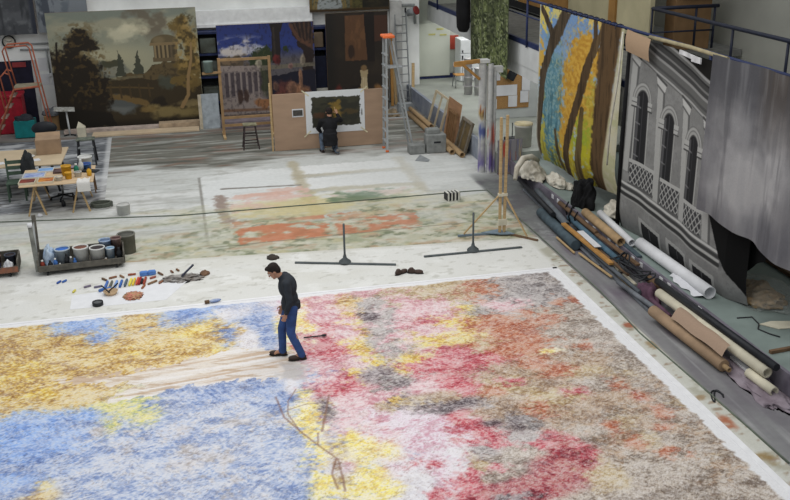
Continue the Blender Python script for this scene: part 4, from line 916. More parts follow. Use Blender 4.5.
# plastic bag of brown paper, sheet, cable at the far right
foilm = mat('brown crumpled paper', (140, 118, 88), .6, var=.2, scale=8)
plast = mat('clear plastic', (196, 200, 196), .15, var=.03, alpha=.16)
t = thing('plastic_bag', 'clear plastic bag of brown crumpled paper lying by the facade cloth', 'bag', (9.58, 13.869, 0.36))
crumple('paper', '', '', (0, 0, 0), (.34, .5, .22), foilm, 31, parent=t, sub=5)
crumple('film', '', '', (.06, -.05, -.004), (.48, .66, .33), plast, 33, parent=t, sub=5, amp=.28)
tag(MB().prism([(8.989, 12.855, 0)[:2], (9.183, 12.612, 0)[:2], (9.408, 12.591, 0)[:2], (9.546, 12.826, 0)[:2], (9.228, 12.91, 0)[:2]], .355, .367).build('paper_sheet', cream), 'cream sheet of card lying on the green raised floor at far right', 'card')
tag(MB().bar((8.551, 11.878, 0.38), (8.956, 11.915, 0.38), .06, .05).build('wood_offcut', dark_wood), 'brown wood offcut under the cream card at far right', 'wood')
tag(MB().tube([(8.769, 13.17, 0.36), (9.03, 13.142, 0.36), (8.987, 12.866, 0.36), (8.864, 12.699, 0.36), (8.943, 12.483, 0.36), (9.032, 12.345, 0.36)], .012, 6).build('cable', blackp), 'thin black cable lying on the green raised floor', 'cable')
plank('plank', 'brown timber lying on the floor under the cloud cloth', (10.746, 15.53, 0.4), (10.699, 14.278, 0.4), .12, .08, dark_wood)
crumple('dust_sheet', 'dark green crumpled cloth on the floor behind the cloud cloth', 'cloth', (10.858, 16.37, 0.36), (.3, .8, .16), mat('dark green cloth', (60, 70, 60), .9, var=.2), 37)

# wooden post stand with two bundled poles
bluegrey = mat('blue grey metal', (110, 126, 138), .5, var=.1, scale=6)
PX, PY = 6.65, 19.1
t = thing('pole_stand', 'pair of tall pale wooden poles standing in a braced foot', 'stand', (PX, PY, 0))
MB().bar((-.03, 0, .05), (-.05, 0, 2.62), .055, .05, .004).build('pole', timber, t)
MB().bar((.07, 0, .05), (.09, 0, 2.66), .055, .05, .004).build('pole', timber, t)
MB().bar((-.95, .12, .022), (.12, .05, .022), .05, .04).build('foot_bar', bluegrey, t)
MB().bar((.05, .1, .022), (.62, -.62, .022), .05, .04).build('foot_bar', dark_wood, t)
MB().prism([(-.42, .1), (.02, .22), (.26, -.16), (-.02, -.12)], .04, .06).build('base_plate', bluegrey, t)
MB().bar((-.82, .1, .06), (-.02, 0, .95), .035, .03).build('brace', timber, t)
MB().bar((.45, -.42, .06), (.05, 0, .95), .03, .03).build('brace', timber, t)
MB().box((.02, 0, .92), (.2, .09, .06)).build('collar', cream, t)
MB().box((.02, -.03, .3), (.19, .05, .14)).build('collar', cream, t)

# long T-shaped rulers with upright handles
dkmetal = mat('dark grey metal', (78, 84, 86), .5, var=.12, scale=8)
def tee(label, c, a, b):
    t = thing('floor_ruler', label, 'ruler', c, group='long floor rulers with upright handles')
    c = Vector(c)
    MB().bar(Vector(a) - c + Vector((0, 0, .02)), Vector(b) - c + Vector((0, 0, .02)), .06, .035, .006).build('straightedge', dkmetal, t)
    MB().tube([(0, 0, .03), (0, 0, .86)], .022, 8).build('handle', dkmetal, t)
    MB().lathe([(.13, .03), (.12, .06), (.045, .12), (.024, .2)], n=14).build('socket', dkmetal, t)
    return t
tee('dark T-shaped floor ruler with upright handle, right behind the walking man', (3.027, 18.282, 0), (2.036, 18.552, 0), (4.008, 17.899, 0))
tee('dark T-shaped floor ruler with upright handle, beside the pole stand', (5.749, 18.257, 0), (4.669, 18.188, 0), (6.807, 18.185, 0))

# small slatted crate, shoes
slat_w = mat('off white slat', (206, 206, 198), .7)
t = thing('crate', 'small black and white slatted crate standing alone on the floor', 'crate', (6.324, 21.846, 0), .1)
MB().box((0, 0, .1), (.34, .24, .18), bev=.01).build('body', blackp, t)
for k in range(4): MB().box((-.14 + k * .09, 0, .205), (.035, .26, .02)).box((-.14 + k * .09, -.127, .1), (.035, .015, .2)).build('slat', slat_w, t)
shoe_m = mat('brown leather', (70, 56, 50), .6, var=.2); sole_m = mat('dark rubber', (40, 36, 34), .8)
def shoe(label, loc, rz, m=shoe_m):
    t = thing('shoe', label, 'shoe', loc, rz, 'pair of brown shoes on the ground sheet')
    mb = MB(); mb.ball((.07, 0, .045), (.1, .05, .045)); mb.ball((-.07, 0, .055), (.085, .045, .06)); mb.tube([(-.07, 0, .05), (-.075, 0, .12)], [.045, .04], 12)
    fuse(mb.build('upper', m, t), .008, 3)
    MB().ball((.07, 0, .012), (.11, .053, .014)).ball((-.07, 0, .012), (.09, .047, .014)).build('sole', sole_m, t)
    return t
shoe('brown shoe of the pair lying on the ground sheet, left one', (4, 17.423, 0), .5); shoe('brown shoe of the pair lying on the ground sheet, right one', (4.275, 17.376, 0), -.35)

# ------------------------------------------------------------------ leaning frames, tubes and blocks before the low wall
roll('cardboard_tube', 'long cardboard tube on the floor along the low wall, outer one', (7.5, 31.2, .08), (7.5, 25.9, .08), .08, cardtube, 'tube', 'cardboard tubes along the low wall', .015)
roll('cardboard_tube', 'long cardboard tube on the floor along the low wall, inner one', (7.68, 31.0, .08), (7.68, 25.5, .08), .08, cardtube, 'tube', 'cardboard tubes along the low wall', .015)
roll('cardboard_tube', 'shorter cardboard tube lying on top of the two long tubes', (7.59, 31.3, .212), (7.6, 28.6, .212), .07, cardtube, 'tube', 'cardboard tubes along the low wall', .015)
def leaning(name, label, cat, y0, y1, h, m, bar=.07, mids=(), fill=None, x=7.42, tilt=.3, th=.04):
    """frame leaning on the low wall, between y0 and y1"""
    t = thing(name, label, cat, (x, (y0 + y1) / 2, .0)); t.rotation_euler = (0, tilt, 0)
    L = abs(y1 - y0) / 2
    if bar:
        for s in (-1, 1): MB().bar((0, s * (L - bar / 2), 0), (0, s * (L - bar / 2), h), bar, th).build('stile', m, t)
        for z in (bar / 2, h - bar / 2): MB().bar((0, -L + bar, z), (0, L - bar, z), th, bar).build('rail', m, t)
        for s in mids: MB().bar((0, s * L, bar), (0, s * L, h - bar), bar * .8, th * .8).build('bar', m, t)
    if fill is not None:
        MB().box((.01, 0, h / 2), (.012, 2 * L - (.02 if bar else 0), h - (.02 if bar else 0)), bev=.002).build('panel', fill, t)
    return t
palewood = mat('pale stretcher wood', (186, 172, 146), .8, var=.08, scale=5)
ply = mat('plywood', (158, 122, 92), .8, var=.08, scale=2, stretch=(1, 1, 5))
leaning('stretcher_frame', 'pale empty stretcher frame with a middle bar leaning on the low wall', 'frame', 28.4, 29.9, 1.12, palewood, .07, (0,), x=7.82, tilt=.27)
leaning('plywood_sheet', 'brown plywood sheet leaning behind the wooden rack frame', 'plywood', 26.95, 28.3, 1.2, ply, 0, fill=ply, x=7.9, tilt=.16)
leaning('rack_frame', 'brown wooden rack frame with upright slats leaning on the plywood sheet', 'frame', 26.95, 27.75, .95, mat('brown stretcher wood', (130, 100, 70), .8, var=.12), .07, (-.4, .0, .4), x=7.8, tilt=.16, th=.05)
leaning('picture_frame', 'dark wooden frame with grey edge leaning nearest to the splashed column', 'frame', 25.7, 26.7, .95, mat('grey framed wood', (120, 112, 100), .8, var=.15), .08, (.2,), fill=mat('dark ochre panel', (110, 92, 58), .8, scale=4, col2=(70, 62, 50)), x=7.8, tilt=.28)
conc = mat('grey cast block', (128, 130, 128), .85, var=.12, scale=6)
t = thing('stage_weight', 'tall grey slotted block standing by the cardboard tubes', 'block', (7.12, 26.38, 0))
MB().box((0, 0, .27), (.58, .36, .54), bev=.02).box((-.05, .1, .6), (.4, .3, .14), bev=.02).build('block', conc, t)
MB().box((.02, -.182, .32), (.2, .012, .05)).build('hand_slot', blackp, t)
t = thing('stage_weight', 'low grey block lying left of the tall slotted block', 'block', (6.56, 26.38, 0))
MB().box((0, 0, .14), (.46, .34, .28), bev=.02).build('block', conc, t)
tag(MB().prism([(6.61, 26.139, 0)[:2], (6.745, 25.536, 0)[:2], (6.638, 25.348, 0)[:2], (6.316, 25.551, 0)[:2]], .004, .012).build('metal_plate', galv), 'small grey plate lying on the floor before the blocks', 'plate')

# ------------------------------------------------------------------ alcove under the balcony
ZF = .55
white_app = mat('white enamel', (206, 209, 210), .4, var=.03)
t = thing('fridge', 'tall white fridge-freezer in the alcove', 'fridge', (10.38, 34.0, ZF))
MB().box((0, 0, .75), (.72, .66, 1.5), bev=.015).build('body', white_app, t)
d = MB().box((0, -.345, .5), (.7, .05, .96), bev=.012).build('door', white_app, t); MB().box((-.28, -.385, .86), (.04, .04, .14)).build('handle', blackp, d)
d = MB().box((0, -.345, 1.245), (.7, .05, .47), bev=.012).build('freezer_door', white_app, t); MB().box((-.28, -.385, 1.08), (.04, .04, .08)).build('handle', blackp, d)
chrome = mat('dull chrome', (130, 132, 134), .3, metal=.6, var=.05)
t = thing('stacking_chair', 'chair with an orange wooden seat and metal legs in front of the fridge', 'chair', (9.72, 32.7, ZF))
MB().box((0, 0, .44), (.4, .4, .03), bev=.01).build('seat', orange_wood, t)
for sx in (-1, 1):
    for sy in (-1, 1): MB().tube([(sx * .17, sy * .17, .43), (sx * .2, sy * .2, 0)], .013, 8).build('leg', chrome, t)
    MB().tube([(sx * .17, .18, .43), (sx * .17, .22, .82)], .013, 8).build('back_post', chrome, t)
MB().box((0, .22, .74), (.36, .02, .14), bev=.005).build('backrest', orange_wood, t)
bucket_w = mat('white plastic bucket', (196, 196, 192), .5, scale=5, col2=(170, 164, 172))
def bucket_stack(label, x, y, n):
    t = thing('bucket', label, 'bucket', (x, y, ZF), group='stacks of white buckets in the alcove')
    for k in range(n):
        mb = MB(); z = k * .2
        mb.lathe([(0, z), (.13, z), (.155, z + .3), (.165, z + .3), (.165, z + .27)], n=18); mb.build('shell', bucket_w, t)
    return t
for k, (x, y, lab) in enumerate(((9.64, 31.4, 'white plastic bucket standing nearest the fridge, left stack base'), (9.94, 31.2, 'white plastic bucket standing beside the column, right stack base'))):
    for j in range(4 if k == 0 else 3):
        t = thing('bucket', 'stained white bucket in the %s stack by the fridge, %s' % (('left', 'right')[k], ('at the bottom', 'second from the bottom', 'third from the bottom', 'fourth and topmost')[j]), 'bucket', (x, y, ZF + j * .305), group='stacked white buckets in the alcove')
        MB().lathe([(0, 0), (.13, 0), (.15, .285), (.16, .285), (.16, .3), (.0, .3)], n=18).build('shell', bucket_w, t)
tag(MB().box((10.06, 34.58, 1.83), (.32, .03, .5)).build('wall_sign', mat('red sign', (160, 66, 50), .6)), 'red sign on the alcove wall above the fridge', 'sign')
panel = mat('off white board', (188, 192, 180), .7, var=.04, scale=1)
t = thing('white_board', 'large off-white board standing against the alcove wall with yellow notes', 'board', (0, 0, 0))
MB().box((9.2, 34.53, 1.6), (1.36, .06, 1.9), bev=.01).build('board', panel, t)
note = mat('yellow note', (176, 172, 108), .8)
for x, z in ((9.2, 2.16), (9.5, 2.34), (9.62, 2.13)): MB().box((x, 34.49, z), (.26, .01, .06)).build('note', note, t)
pipe_g = mat('grey conduit', (140, 144, 144), .6)
tag(MB().tube([(10.6, 34.59, .83), (12.9, 34.59, .83)], .03, 8).build('conduit', pipe_g), 'horizontal grey pipe low on the alcove wall', 'pipe')
# notice board
t = thing('notice_screen', 'white partition carrying the cork notice board', 'partition', (0, 0, 0))
MB().box((10.0, 27.6, 1.42), (2.2, .08, 1.74), bev=.01).build('panel', mat('partition white', (184, 188, 186), .8, var=.05, scale=2), t)
t = thing('notice_board', 'brown cork notice board covered with white sheets', 'notice board', (0, 0, 0))
cork = mat('cork', (158, 122, 78), .9, var=.1, scale=30)
MB().box((9.72, 27.5445, 1.46), (1.3, .03, 1.2), bev=.004).build('cork', cork, t)
for c in ((9.3, 1.9, .28, .34), (9.55, 1.42, .86, .32), (9.25, 1.02, .2, .28), (9.85, 1.08, .28, .34), (10.26, 1.62, .26, .5), (10.22, 1.2, .26, .36)):
    MB().box((c[0], 27.513, c[1]), (c[2], .008, c[3])).build('sheet', wht, t)
tag(MB().box((9.78, 27.46, 1.86), (.26, .06, .26), rot=(0, .5, 0), bev=.01).box((9.78, 27.425, 1.86), (.15, .01, .15), rot=(0, .5, 0)).build('framed_picture', blackp), 'small tilted black frame hung on the notice board', 'frame')
t = thing('paint_bin', 'white plastic drum with a beige lid under the notice board', 'drum', (9.017, 24.262, 0.552))
MB().lathe([(0, 0), (.22, 0), (.235, .55), (.245, .55), (.245, .6), (0, .6)], n=22).build('shell', mat('white drum', (202, 200, 192), .6, var=.05), t)
MB().lathe([(.25, .6), (.25, .64), (0, .645)], n=22).build('lid', mat('beige lid', (188, 176, 140), .6), t)
tag(MB().box((0, 0, .05), (.34, .3, .1), bev=.01).box((.05, .05, .3), (.02, .02, .4)).build('black_stand', blackp), 'small black stand beside the white drum', 'stand')
bpy.data.objects['black_stand'].location = (8.888, 24.872, 0.553)
# wooden bracket fixed high on the column
t = thing('wood_bracket', 'brown timber bracket arm sticking out left of the white column', 'bracket', (0, 0, 0))
MB().bar((6.98, 23.95, 2.93), (7.66, 23.95, 2.97), .08, .1, .005).build('arm', orange_wood, t)
MB().bar((7.2, 23.95, 2.9), (7.66, 23.95, 2.5), .07, .07, .005).build('brace', orange_wood, t)
# cord along the floor
tag(MB().tube([(-7.0, 22.4, .012), (-4.3, 23.004, 0.012), (-0.194, 22.36, 0.012), (3.384, 22.345, 0.012), (6.943, 22.366, 0.012), (7.378, 22.331, 0.012), (7.399, 21.378, 0.012), (7.416, 17.798, 0.012), (7.413, 15.582, 0.012), (7.308, 13.712, 0.012), (7.357, 11.797, 0.012), (7.4, 9.58, 0.012)], .014, 6).build('cord', mat('grey green cord', (96, 104, 92), .8)), 'grey-green cord stretched across the floor and along the sheet edge', 'cord')

# ================================================================== back wall: paintings, racks, ladders
PB = painted_mat('oil painted canvas', .6, .04, 30.0, .3)
edge_wood = mat('canvas edge wood', (120, 98, 74), .8)
def easel_painting(name, label, x0, x1, y, z0, z1, painter, base, nx, nz, tilt=0.0, th=.06, cat='painting', frame=None):
    """upright canvas with its own thickness; lean back by tilt"""
    t = thing(name, label, cat, ((x0 + x1) / 2, y, z0)); t.rotation_euler = (-tilt, 0, 0)
    w = x1 - x0; h = z1 - z0
    u, v = uvgrid(nx, nz); q = Paint(u, v, base); painter(q)
    grid_mesh('canvas', np.stack([(u - .5) * w, np.full_like(u, -th / 2 - .004), v * h], 1), nx, nz, q.c, PB, t)
    MB().box((0, 0, h / 2), (w, th, h)).build('stretcher', edge_wood, t)
    return t
def landscape(q):
    a = q.fbm(.3, .12, 201); b = q.fbm(.07, .07, 202); c = q.fbm(.025, .03, 203, 3); d = q.fbm(.15, .15, 204)
    q.fill(np.clip((q.y - .55) * 2.4, 0, 1), (112, 118, 110), .9)
    q.fill(np.clip((a - .42) * 4, 0, 1) * np.clip((q.y - .5) * 4, 0, 1), (148, 144, 124), .75)
    q.fill(np.clip((d - .52) * 5, 0, 1) * q.ell(.75, .92, .4, .16, .8), (98, 90, 78), .8)
    q.fill(q.ell(.5, .8, .12, .06, .8, b, 1.4), (176, 172, 150), .85); q.fill(q.ell(.56, .84, .08, .03, .8, b, 1.2), (186, 180, 156), .7)
    q.fill(q.ell(.35, .62, .25, .08, 1), (164, 158, 132), .6)
    # distance
    q.fill(q.ell(.36, .5, .13, .07, .3, b, .5), (104, 106, 98), .95); q.fill(q.ell(.4, .49, .07, .04, .4, b, .6), (128, 126, 112), .8)
    q.fill(q.ell(.37, .55, .04, .03, .3, b, 1), (72, 72, 58)); q.fill(q.ell(.42, .56, .03, .025, .3, b, 1), (72, 72, 58))
    for cx_, h in ((.455, .2), (.575, .2)):
        q.fill((np.abs(q.x - cx_ + (c - .5) * .02) < np.clip((.47 + h - q.y) * .17, 0, .034)) * (q.y > .44), (66, 68, 58), .95)
    # hill with the round temple
    q.fill(q.poly([(.42, .44), (.62, .46), (.7, .55), (.86, .56), (.98, .4), (.98, .2), (.4, .3)], (b - .5) * .06, (b - .5) * .05), (92, 80, 58), 1)
    q.fill(q.poly([(.42, .44), (.62, .46), (.7, .55), (.86, .56), (.98, .4), (.98, .2), (.4, .3)], (b - .5) * .06, (b - .5) * .05) * np.clip((c - .5) * 4, 0, 1), (66, 58, 44), .8)
    q.fill(q.poly([(.68, .55), (.86, .55), (.86, .59), (.68, .59)]), (98, 86, 66))
    q.fill(q.poly([(.69, .58), (.85, .58), (.85, .7), (.69, .7)]), (78, 70, 56))
    for k in range(6): q.fill(((np.abs(q.x - .7 - k * .028) < .007) & (q.y > .58) & (q.y < .7)).astype(np.float32), (134, 118, 90) if k < 4 else (98, 86, 68), .9)
    q.fill(q.poly([(.665, .69), (.875, .69), (.87, .715), (.67, .715)]), (122, 106, 80))
    q.fill(q.ell(.77, .715, .095, .065, .06) * (q.y > .714), (96, 86, 66)); q.fill(q.ell(.73, .735, .04, .03, .6), (126, 112, 86), .6)
    # middle ground, bridge, water
    q.fill(q.poly([(0, 0), (1, 0), (1, .34), (.7, .4), (.3, .42), (0, .5)], 0, (b - .5) * .05), (62, 54, 40), 1)
    q.fill(q.poly([(.3, .4), (.6, .42), (.6, .44), (.32, .43)]), (112, 106, 86), .6)
    q.fill(q.ell(.44, .19, .1, .09, .4, b, .8), (88, 92, 92), .9); q.fill(q.ell(.43, .15, .07, .03, .6, b, .8), (112, 114, 110), .6)
    q.fill(q.line([(.33, .27), (.46, .25), (.6, .19)], .05, .4, c, .5), (106, 88, 58)); q.fill(q.line([(.34, .35), (.5, .34), (.66, .32)], .014, .3), (86, 72, 48))
    for k in range(5): q.fill(q.line([(.37 + k * .065, .36), (.375 + k * .065, .25)], .012, .3), (74, 62, 44))
    q.fill(q.ell(.7, .17, .055, .075, .25, b, .6), (46, 40, 32)); q.fill(q.ell(.62, .13, .07, .03, .5, b, 1), (124, 104, 66), .8)
    q.fill(q.ell(.8, .1, .2, .06, .6, b, 1.2), (128, 114, 78), .9); q.fill(q.ell(.9, .17, .12, .03, .6, b, 1.2), (140, 126, 92), .6)
    q.fill(np.clip((.07 - q.y) * 20, 0, 1), (46, 40, 32), .85)
    q.fill(q.ell(.75, .36, .06, .06, .5, b, 1.3), (76, 80, 72), .8)
    # right tree
    for cx_, cy_, rx, ry in ((.9, .8, .06, .08), (.85, .84, .05, .04), (.95, .7, .05, .09), (.89, .5, .06, .06), (.96, .5, .05, .1), (.84, .38, .06, .05), (.94, .36, .06, .07), (.9, .89, .045, .045), (.93, .6, .03, .06)):
        q.fill(q.ell(cx_, cy_, rx, ry, .35, c, .8), (104, 88, 54), .95)
    tr = q.ell(.92, .64, .08, .3, .4, b, .6)
    q.fill(tr * np.clip((c - .5) * 5, 0, 1), (150, 126, 78), .65); q.fill(tr * np.clip((.42 - c) * 6, 0, 1), (66, 58, 40), .7)
    q.fill(q.line([(.85, .14), (.9, .24), (.91, .4), (.94, .55), (.95, .7)], .03, .4, c, .4, .012), (134, 112, 80))
    # left dark trees
    for cx_, cy_, rx, ry in ((.2, .76, .09, .07), (.26, .72, .06, .06), (.15, .68, .06, .08), (.21, .82, .06, .045), (.17, .6, .06, .08), (.12, .45, .13, .22), (.2, .5, .12, .14), (.26, .38, .1, .1), (.1, .25, .14, .2), (.24, .22, .13, .14), (.05, .5, .06, .2)):
        q.fill(q.ell(cx_, cy_, rx, ry, .35, c, .7), (42, 36, 28), .97)
    lt = q.ell(.2, .55, .18, .36, .4, b, .5)
    q.fill(lt * np.clip((c - .55) * 5, 0, 1), (90, 74, 46), .6)
    q.fill(q.poly([(0, 0), (.4, 0), (.36, .12), (0, .2)], 0, (b - .5) * .05), (36, 32, 26), .95)
    q.fill(q.line([(.05, .75), (.03, .5), (.06, .3)], .012, .4), (40, 34, 26))
    q.c = np.clip(72 + (q.c - 76) * 1.16, 14, 230)
easel_painting('landscape_painting', 'large dark landscape canvas with round temple, bridge and big trees', -3.76, .82, 32.35, .02, 3.7, landscape, (146, 144, 124), 300, 250)

def palace_scene(q):
    a = q.fbm(.2, .08, 211); b = q.fbm(.06, .06, 212); c = q.fbm(.02, .03, 213, 3)
    q.fill(np.clip((q.y - .62) * 8, 0, 1), (46, 60, 120)); q.fill(np.clip((q.y - .8) * 4, 0, 1), (38, 46, 98), .7)
    q.fill(np.clip((a - .42) * 5, 0, 1) * q.ell(.22, .75, .3, .12, .6), (186, 182, 188), .95)
    q.fill(q.ell(.15, .72, .14, .05, .5, b, 1.2), (196, 188, 182), .9); q.fill(q.ell(.38, .74, .1, .04, .5, b, 1.4), (170, 172, 190), .8)
    q.fill(q.ell(.14, .6, .2, .08, .3, b, .8), (88, 76, 62)); q.fill(q.ell(.1, .62, .08, .03, .4, b, 1), (120, 100, 78), .8)
    for cx_, cy_, rx in ((.43, .64, .09), (.5, .68, .07), (.36, .62, .05), (.7, .72, .03)): q.fill(q.ell(cx_, cy_, rx, rx * 1.1, .3, c, 1.2), (46, 56, 36))
    q.fill(q.ell(.45, .66, .1, .1, .4, b, .8) * np.clip((c - .55) * 5, 0, 1), (84, 88, 54), .7)
    # dark columns and curtain
    q.fill(q.poly([(.54, 1), (.68, 1), (.66, .92), (.645, .9), (.64, .58), (.55, .58), (.56, .9)]), (38, 33, 32))
    q.fill(q.line([(.58, .95), (.585, .6)], .02, .8), (62, 54, 48), .7)
    q.fill(q.poly([(.76, 1), (1, 1), (1, .4), (.88, .4), (.86, .7), (.78, .86)], (b - .5) * .05), (44, 34, 32))
    for k in range(5): q.fill(q.line([(.8 + k * .05, 1), (.85 + k * .03, .8), (.98, .72 + k * .02)], .02, .8, c, .6), (92, 66, 52), .6)
    q.fill(q.line([(.76, .97), (.84, .82), (.95, .76)], .035, .8, c, .8), (96, 66, 52), .8)
    # colonnade at the lower left
    q.fill(q.poly([(0, .08), (.47, .08), (.47, .56), (0, .58)]), (118, 108, 106))
    q.fill(q.poly([(0, .52), (.47, .5), (.47, .56), (0, .58)]), (142, 130, 124))
    for k in range(7):
        x = .05 + k * .06; q.fill(q.poly([(x, .24 + k * .01), (x + .036, .24 + k * .01), (x + .036, .5), (x, .5)]), (74, 66, 70), .9)
        q.fill(q.line([(x + .045, .5), (x + .045, .24)], .014, .5), (150, 138, 132), .8)
    q.fill(q.poly([(0, .05), (.5, .05), (.5, .2), (.3, .26), (0, .22)], 0, (b - .5) * .03), (146, 134, 128), .9)
    q.fill(q.ell(.47, .38, .05, .18, .5, b, .8), (58, 62, 44), .9)
    for cx_, cy_ in ((.2, .24), (.26, .25)): q.fill(q.ell(cx_, cy_, .028, .075, .4, b, .7), (68, 52, 46), .95)
    q.fill(q.ell(.45, .16, .12, .05, .4, b, .8), (150, 102, 66), .9)
    q.fill(np.clip((.06 - q.y) * 25, 0, 1), (86, 60, 46), .9); q.fill(q.line([(0, .1), (.5, .09)], .03, .8), (110, 76, 54), .7)
    # shadowed figures behind a ledge at the right, as blocks of drapery colour
    q.fill(q.poly([(.5, 0), (1, 0), (1, .5), (.5, .44)], 0, (b - .5) * .02), (30, 30, 44))
    q.fill(q.poly([(.44, .51), (1, .53), (1, .57), (.44, .56)]), (110, 104, 90), .9)
    for cx_, cy_, rx, ry, col in ((.6, .61, .035, .05, (112, 42, 42)), (.41, .59, .03, .035, (184, 174, 152)), (.87, .6, .025, .05, (160, 146, 126)), (.74, .54, .025, .03, (148, 112, 106)), (.68, .26, .1, .14, (96, 56, 52)), (.62, .2, .08, .1, (112, 64, 56)),
                                  (.84, .22, .08, .12, (160, 112, 80)), (.84, .38, .02, .12, (176, 130, 100)), (.74, .3, .05, .08, (150, 110, 88)), (.95, .14, .06, .1, (90, 62, 54)), (.57, .33, .03, .05, (130, 94, 80))):
        q.fill(q.ell(cx_, cy_, rx, ry, .5, b, .7), col, .85); q.fill(q.ell(cx_ + rx * .3, cy_ - ry * .2, rx * .6, ry * .7, .7, c, 1.2), [v * .6 for v in col], .7)
    q.fill(np.clip((c - .6) * 4, 0, 1), (30, 26, 30), .3)
easel_painting('palace_painting', 'large canvas with deep blue sky, pale colonnade and dark curtain', 1.42, 4.58, 32.3, .01, 3.1, palace_scene, (92, 88, 92), 230, 210)

def dim_interior(q):
    a = q.fbm(.3, .3, 221); b = q.fbm(.08, .1, 222); c = q.fbm(.03, .03, 223, 3)
    q.fill(np.clip((a - .45) * 4, 0, 1), (54, 46, 38), .8)
    q.fill(q.poly([(.3, .52), (.66, .52), (.66, .97), (.3, .97)], (b - .5) * .02, (b - .5) * .02), (94, 66, 46), .95)
    q.fill(q.poly([(.3, .52), (.66, .52), (.66, .97), (.3, .97)]) * np.clip((b - .5) * 4, 0, 1), (112, 80, 54), .7)
    q.fill(q.poly([(.66, .5), (.78, .5), (.78, 1), (.62, 1), (.62, .86)]), (34, 29, 27)); q.fill(q.poly([(.78, .7), (1, .72), (1, .96), (.78, .96)]), (74, 50, 40), .9)
    q.fill(q.ell(.4, .6, .05, .06, .4, b, .8), (50, 38, 32), .9)
    q.fill(q.poly([(.9, .2), (1, .2), (1, .62), (.9, .6)]), (84, 68, 42), .9); q.fill(np.clip((.2 - q.x) * 8, 0, 1), (32, 30, 28), .7)
    q.fill(q.poly([(0, 0), (1, 0), (1, .14), (0, .12)], 0, (b - .5) * .03), (62, 50, 38), .8)
    # pale draped pillar beside low furniture
    q.fill(q.ell(.46, .16, .14, .1, .3, b, .6), (30, 26, 26)); q.fill(q.ell(.18, .18, .08, .1, .4, b, .8), (96, 42, 36), .9)
    q.fill(q.poly([(.5, .02), (.67, .02), (.64, .34), (.66, .42), (.53, .42), (.55, .34)], (c - .5) * .02), (168, 150, 116))
    for k in range(4): q.fill(q.line([(.56 + k * .026, .34), (.525 + k * .038, .02)], .012, .6), (206, 192, 160), .7)
    q.fill(q.ell(.595, .44, .05, .03, .4), (120, 96, 66)); q.fill(q.ell(.83, .2, .06, .09, .4, b, .8), (134, 96, 58), .9); q.fill(q.ell(.53, .21, .05, .03, .5, b, 1), (150, 120, 70), .7)
easel_painting('interior_painting', 'tall dark brown interior canvas with a pale draped pillar', 5.0, 7.1, 32.4, .01, 3.32, dim_interior, (44, 38, 33), 130, 190)

def gilt(q):
    a = q.fbm(.1, .2, 231); b = q.fbm(.03, .05, 232)
    q.fill(q.poly([(.03, .1), (.5, .1), (.5, 1), (.03, 1)]), (96, 98, 82)); q.fill(q.ell(.25, .1, .16, .55, .1), (150, 156, 156))
    for r in (.2, .17): q.fill(np.clip(1 - np.abs(np.hypot((q.x - .25) / 1, (q.y - .1) / 3.2) - r) * 60, 0, 1), (138, 112, 58), .95)
    q.fill(q.line([(.03, .75), (.5, .75)], .02, .5), (120, 96, 50)); q.fill(q.poly([(.53, .1), (.66, .1), (.66, 1), (.53, 1)]), (86, 80, 46)); q.fill(q.poly([(.66, .08), (1, .08), (1, 1), (.66, 1)]), (34, 32, 26))
    q.fill(q.ell(.82, .6, .1, .5, .8, b, 1), (58, 52, 34), .8); q.fill(np.clip((b - .6) * 5, 0, 1), (40, 38, 28), .5); q.fill(np.clip((.09 - q.y) * 30, 0, 1), (60, 46, 28))
easel_painting('gilded_panel', 'gilded architectural panel hung high above the dark interior canvas', 4.62, 7.36, 33.27, 3.27, 4.4, gilt, (100, 84, 48), 140, 60)

def grey_flat(q):
    a = q.fbm(.2, .25, 241); b = q.fbm(.06, .08, 242); c = q.fbm(.05, .5, 243)
    q.fill(np.clip((a - .4) * 4, 0, 1), (86, 88, 92), .8); q.fill(np.clip((b - .58) * 5, 0, 1), (112, 114, 116), .5); q.fill(np.clip((c - .6) * 5, 0, 1), (44, 46, 50), .7)
    q.fill(q.poly([(-.1, .02), (.36, .0), (.36, .5), (-.1, .52)]), (136, 142, 146)); q.fill(q.poly([(-.1, .05), (.25, .04), (.25, .4), (-.1, .42)]), (24, 26, 30))
    q.fill(np.clip((q.x - .93) * 30, 0, 1), (40, 44, 56), .9)
t = easel_painting('hanging_flat', 'dark grey painted scenery flat with a window, top left above the clock', -6.7, -4.15, 33.2, 2.98, 4.7, grey_flat, (66, 68, 72), 110, 80, cat='scenery flat')
def grey_flat2(q):
    a = q.fbm(.2, .2, 244); b = q.fbm(.08, .1, 245)
    q.fill(np.clip((a - .45) * 4, 0, 1), (98, 106, 114), .8); q.fill(q.ell(.18, .45, .12, .3, .4, b, 1.2), (58, 64, 74), .8)
    q.fill(q.poly([(.5, .58), (.95, .6), (.95, 1), (.5, 1)]), (36, 40, 48)); q.fill(q.poly([(.56, .7), (.9, .7), (.9, 1), (.56, 1)]), (150, 156, 160), .8)
easel_painting('hanging_flat', 'blue-grey painted scenery flat with a small window, top left above the landscape', -4.1, -2.55, 33.3, 3.0, 4.7, grey_flat2, (124, 130, 136), 90, 80, cat='scenery flat')

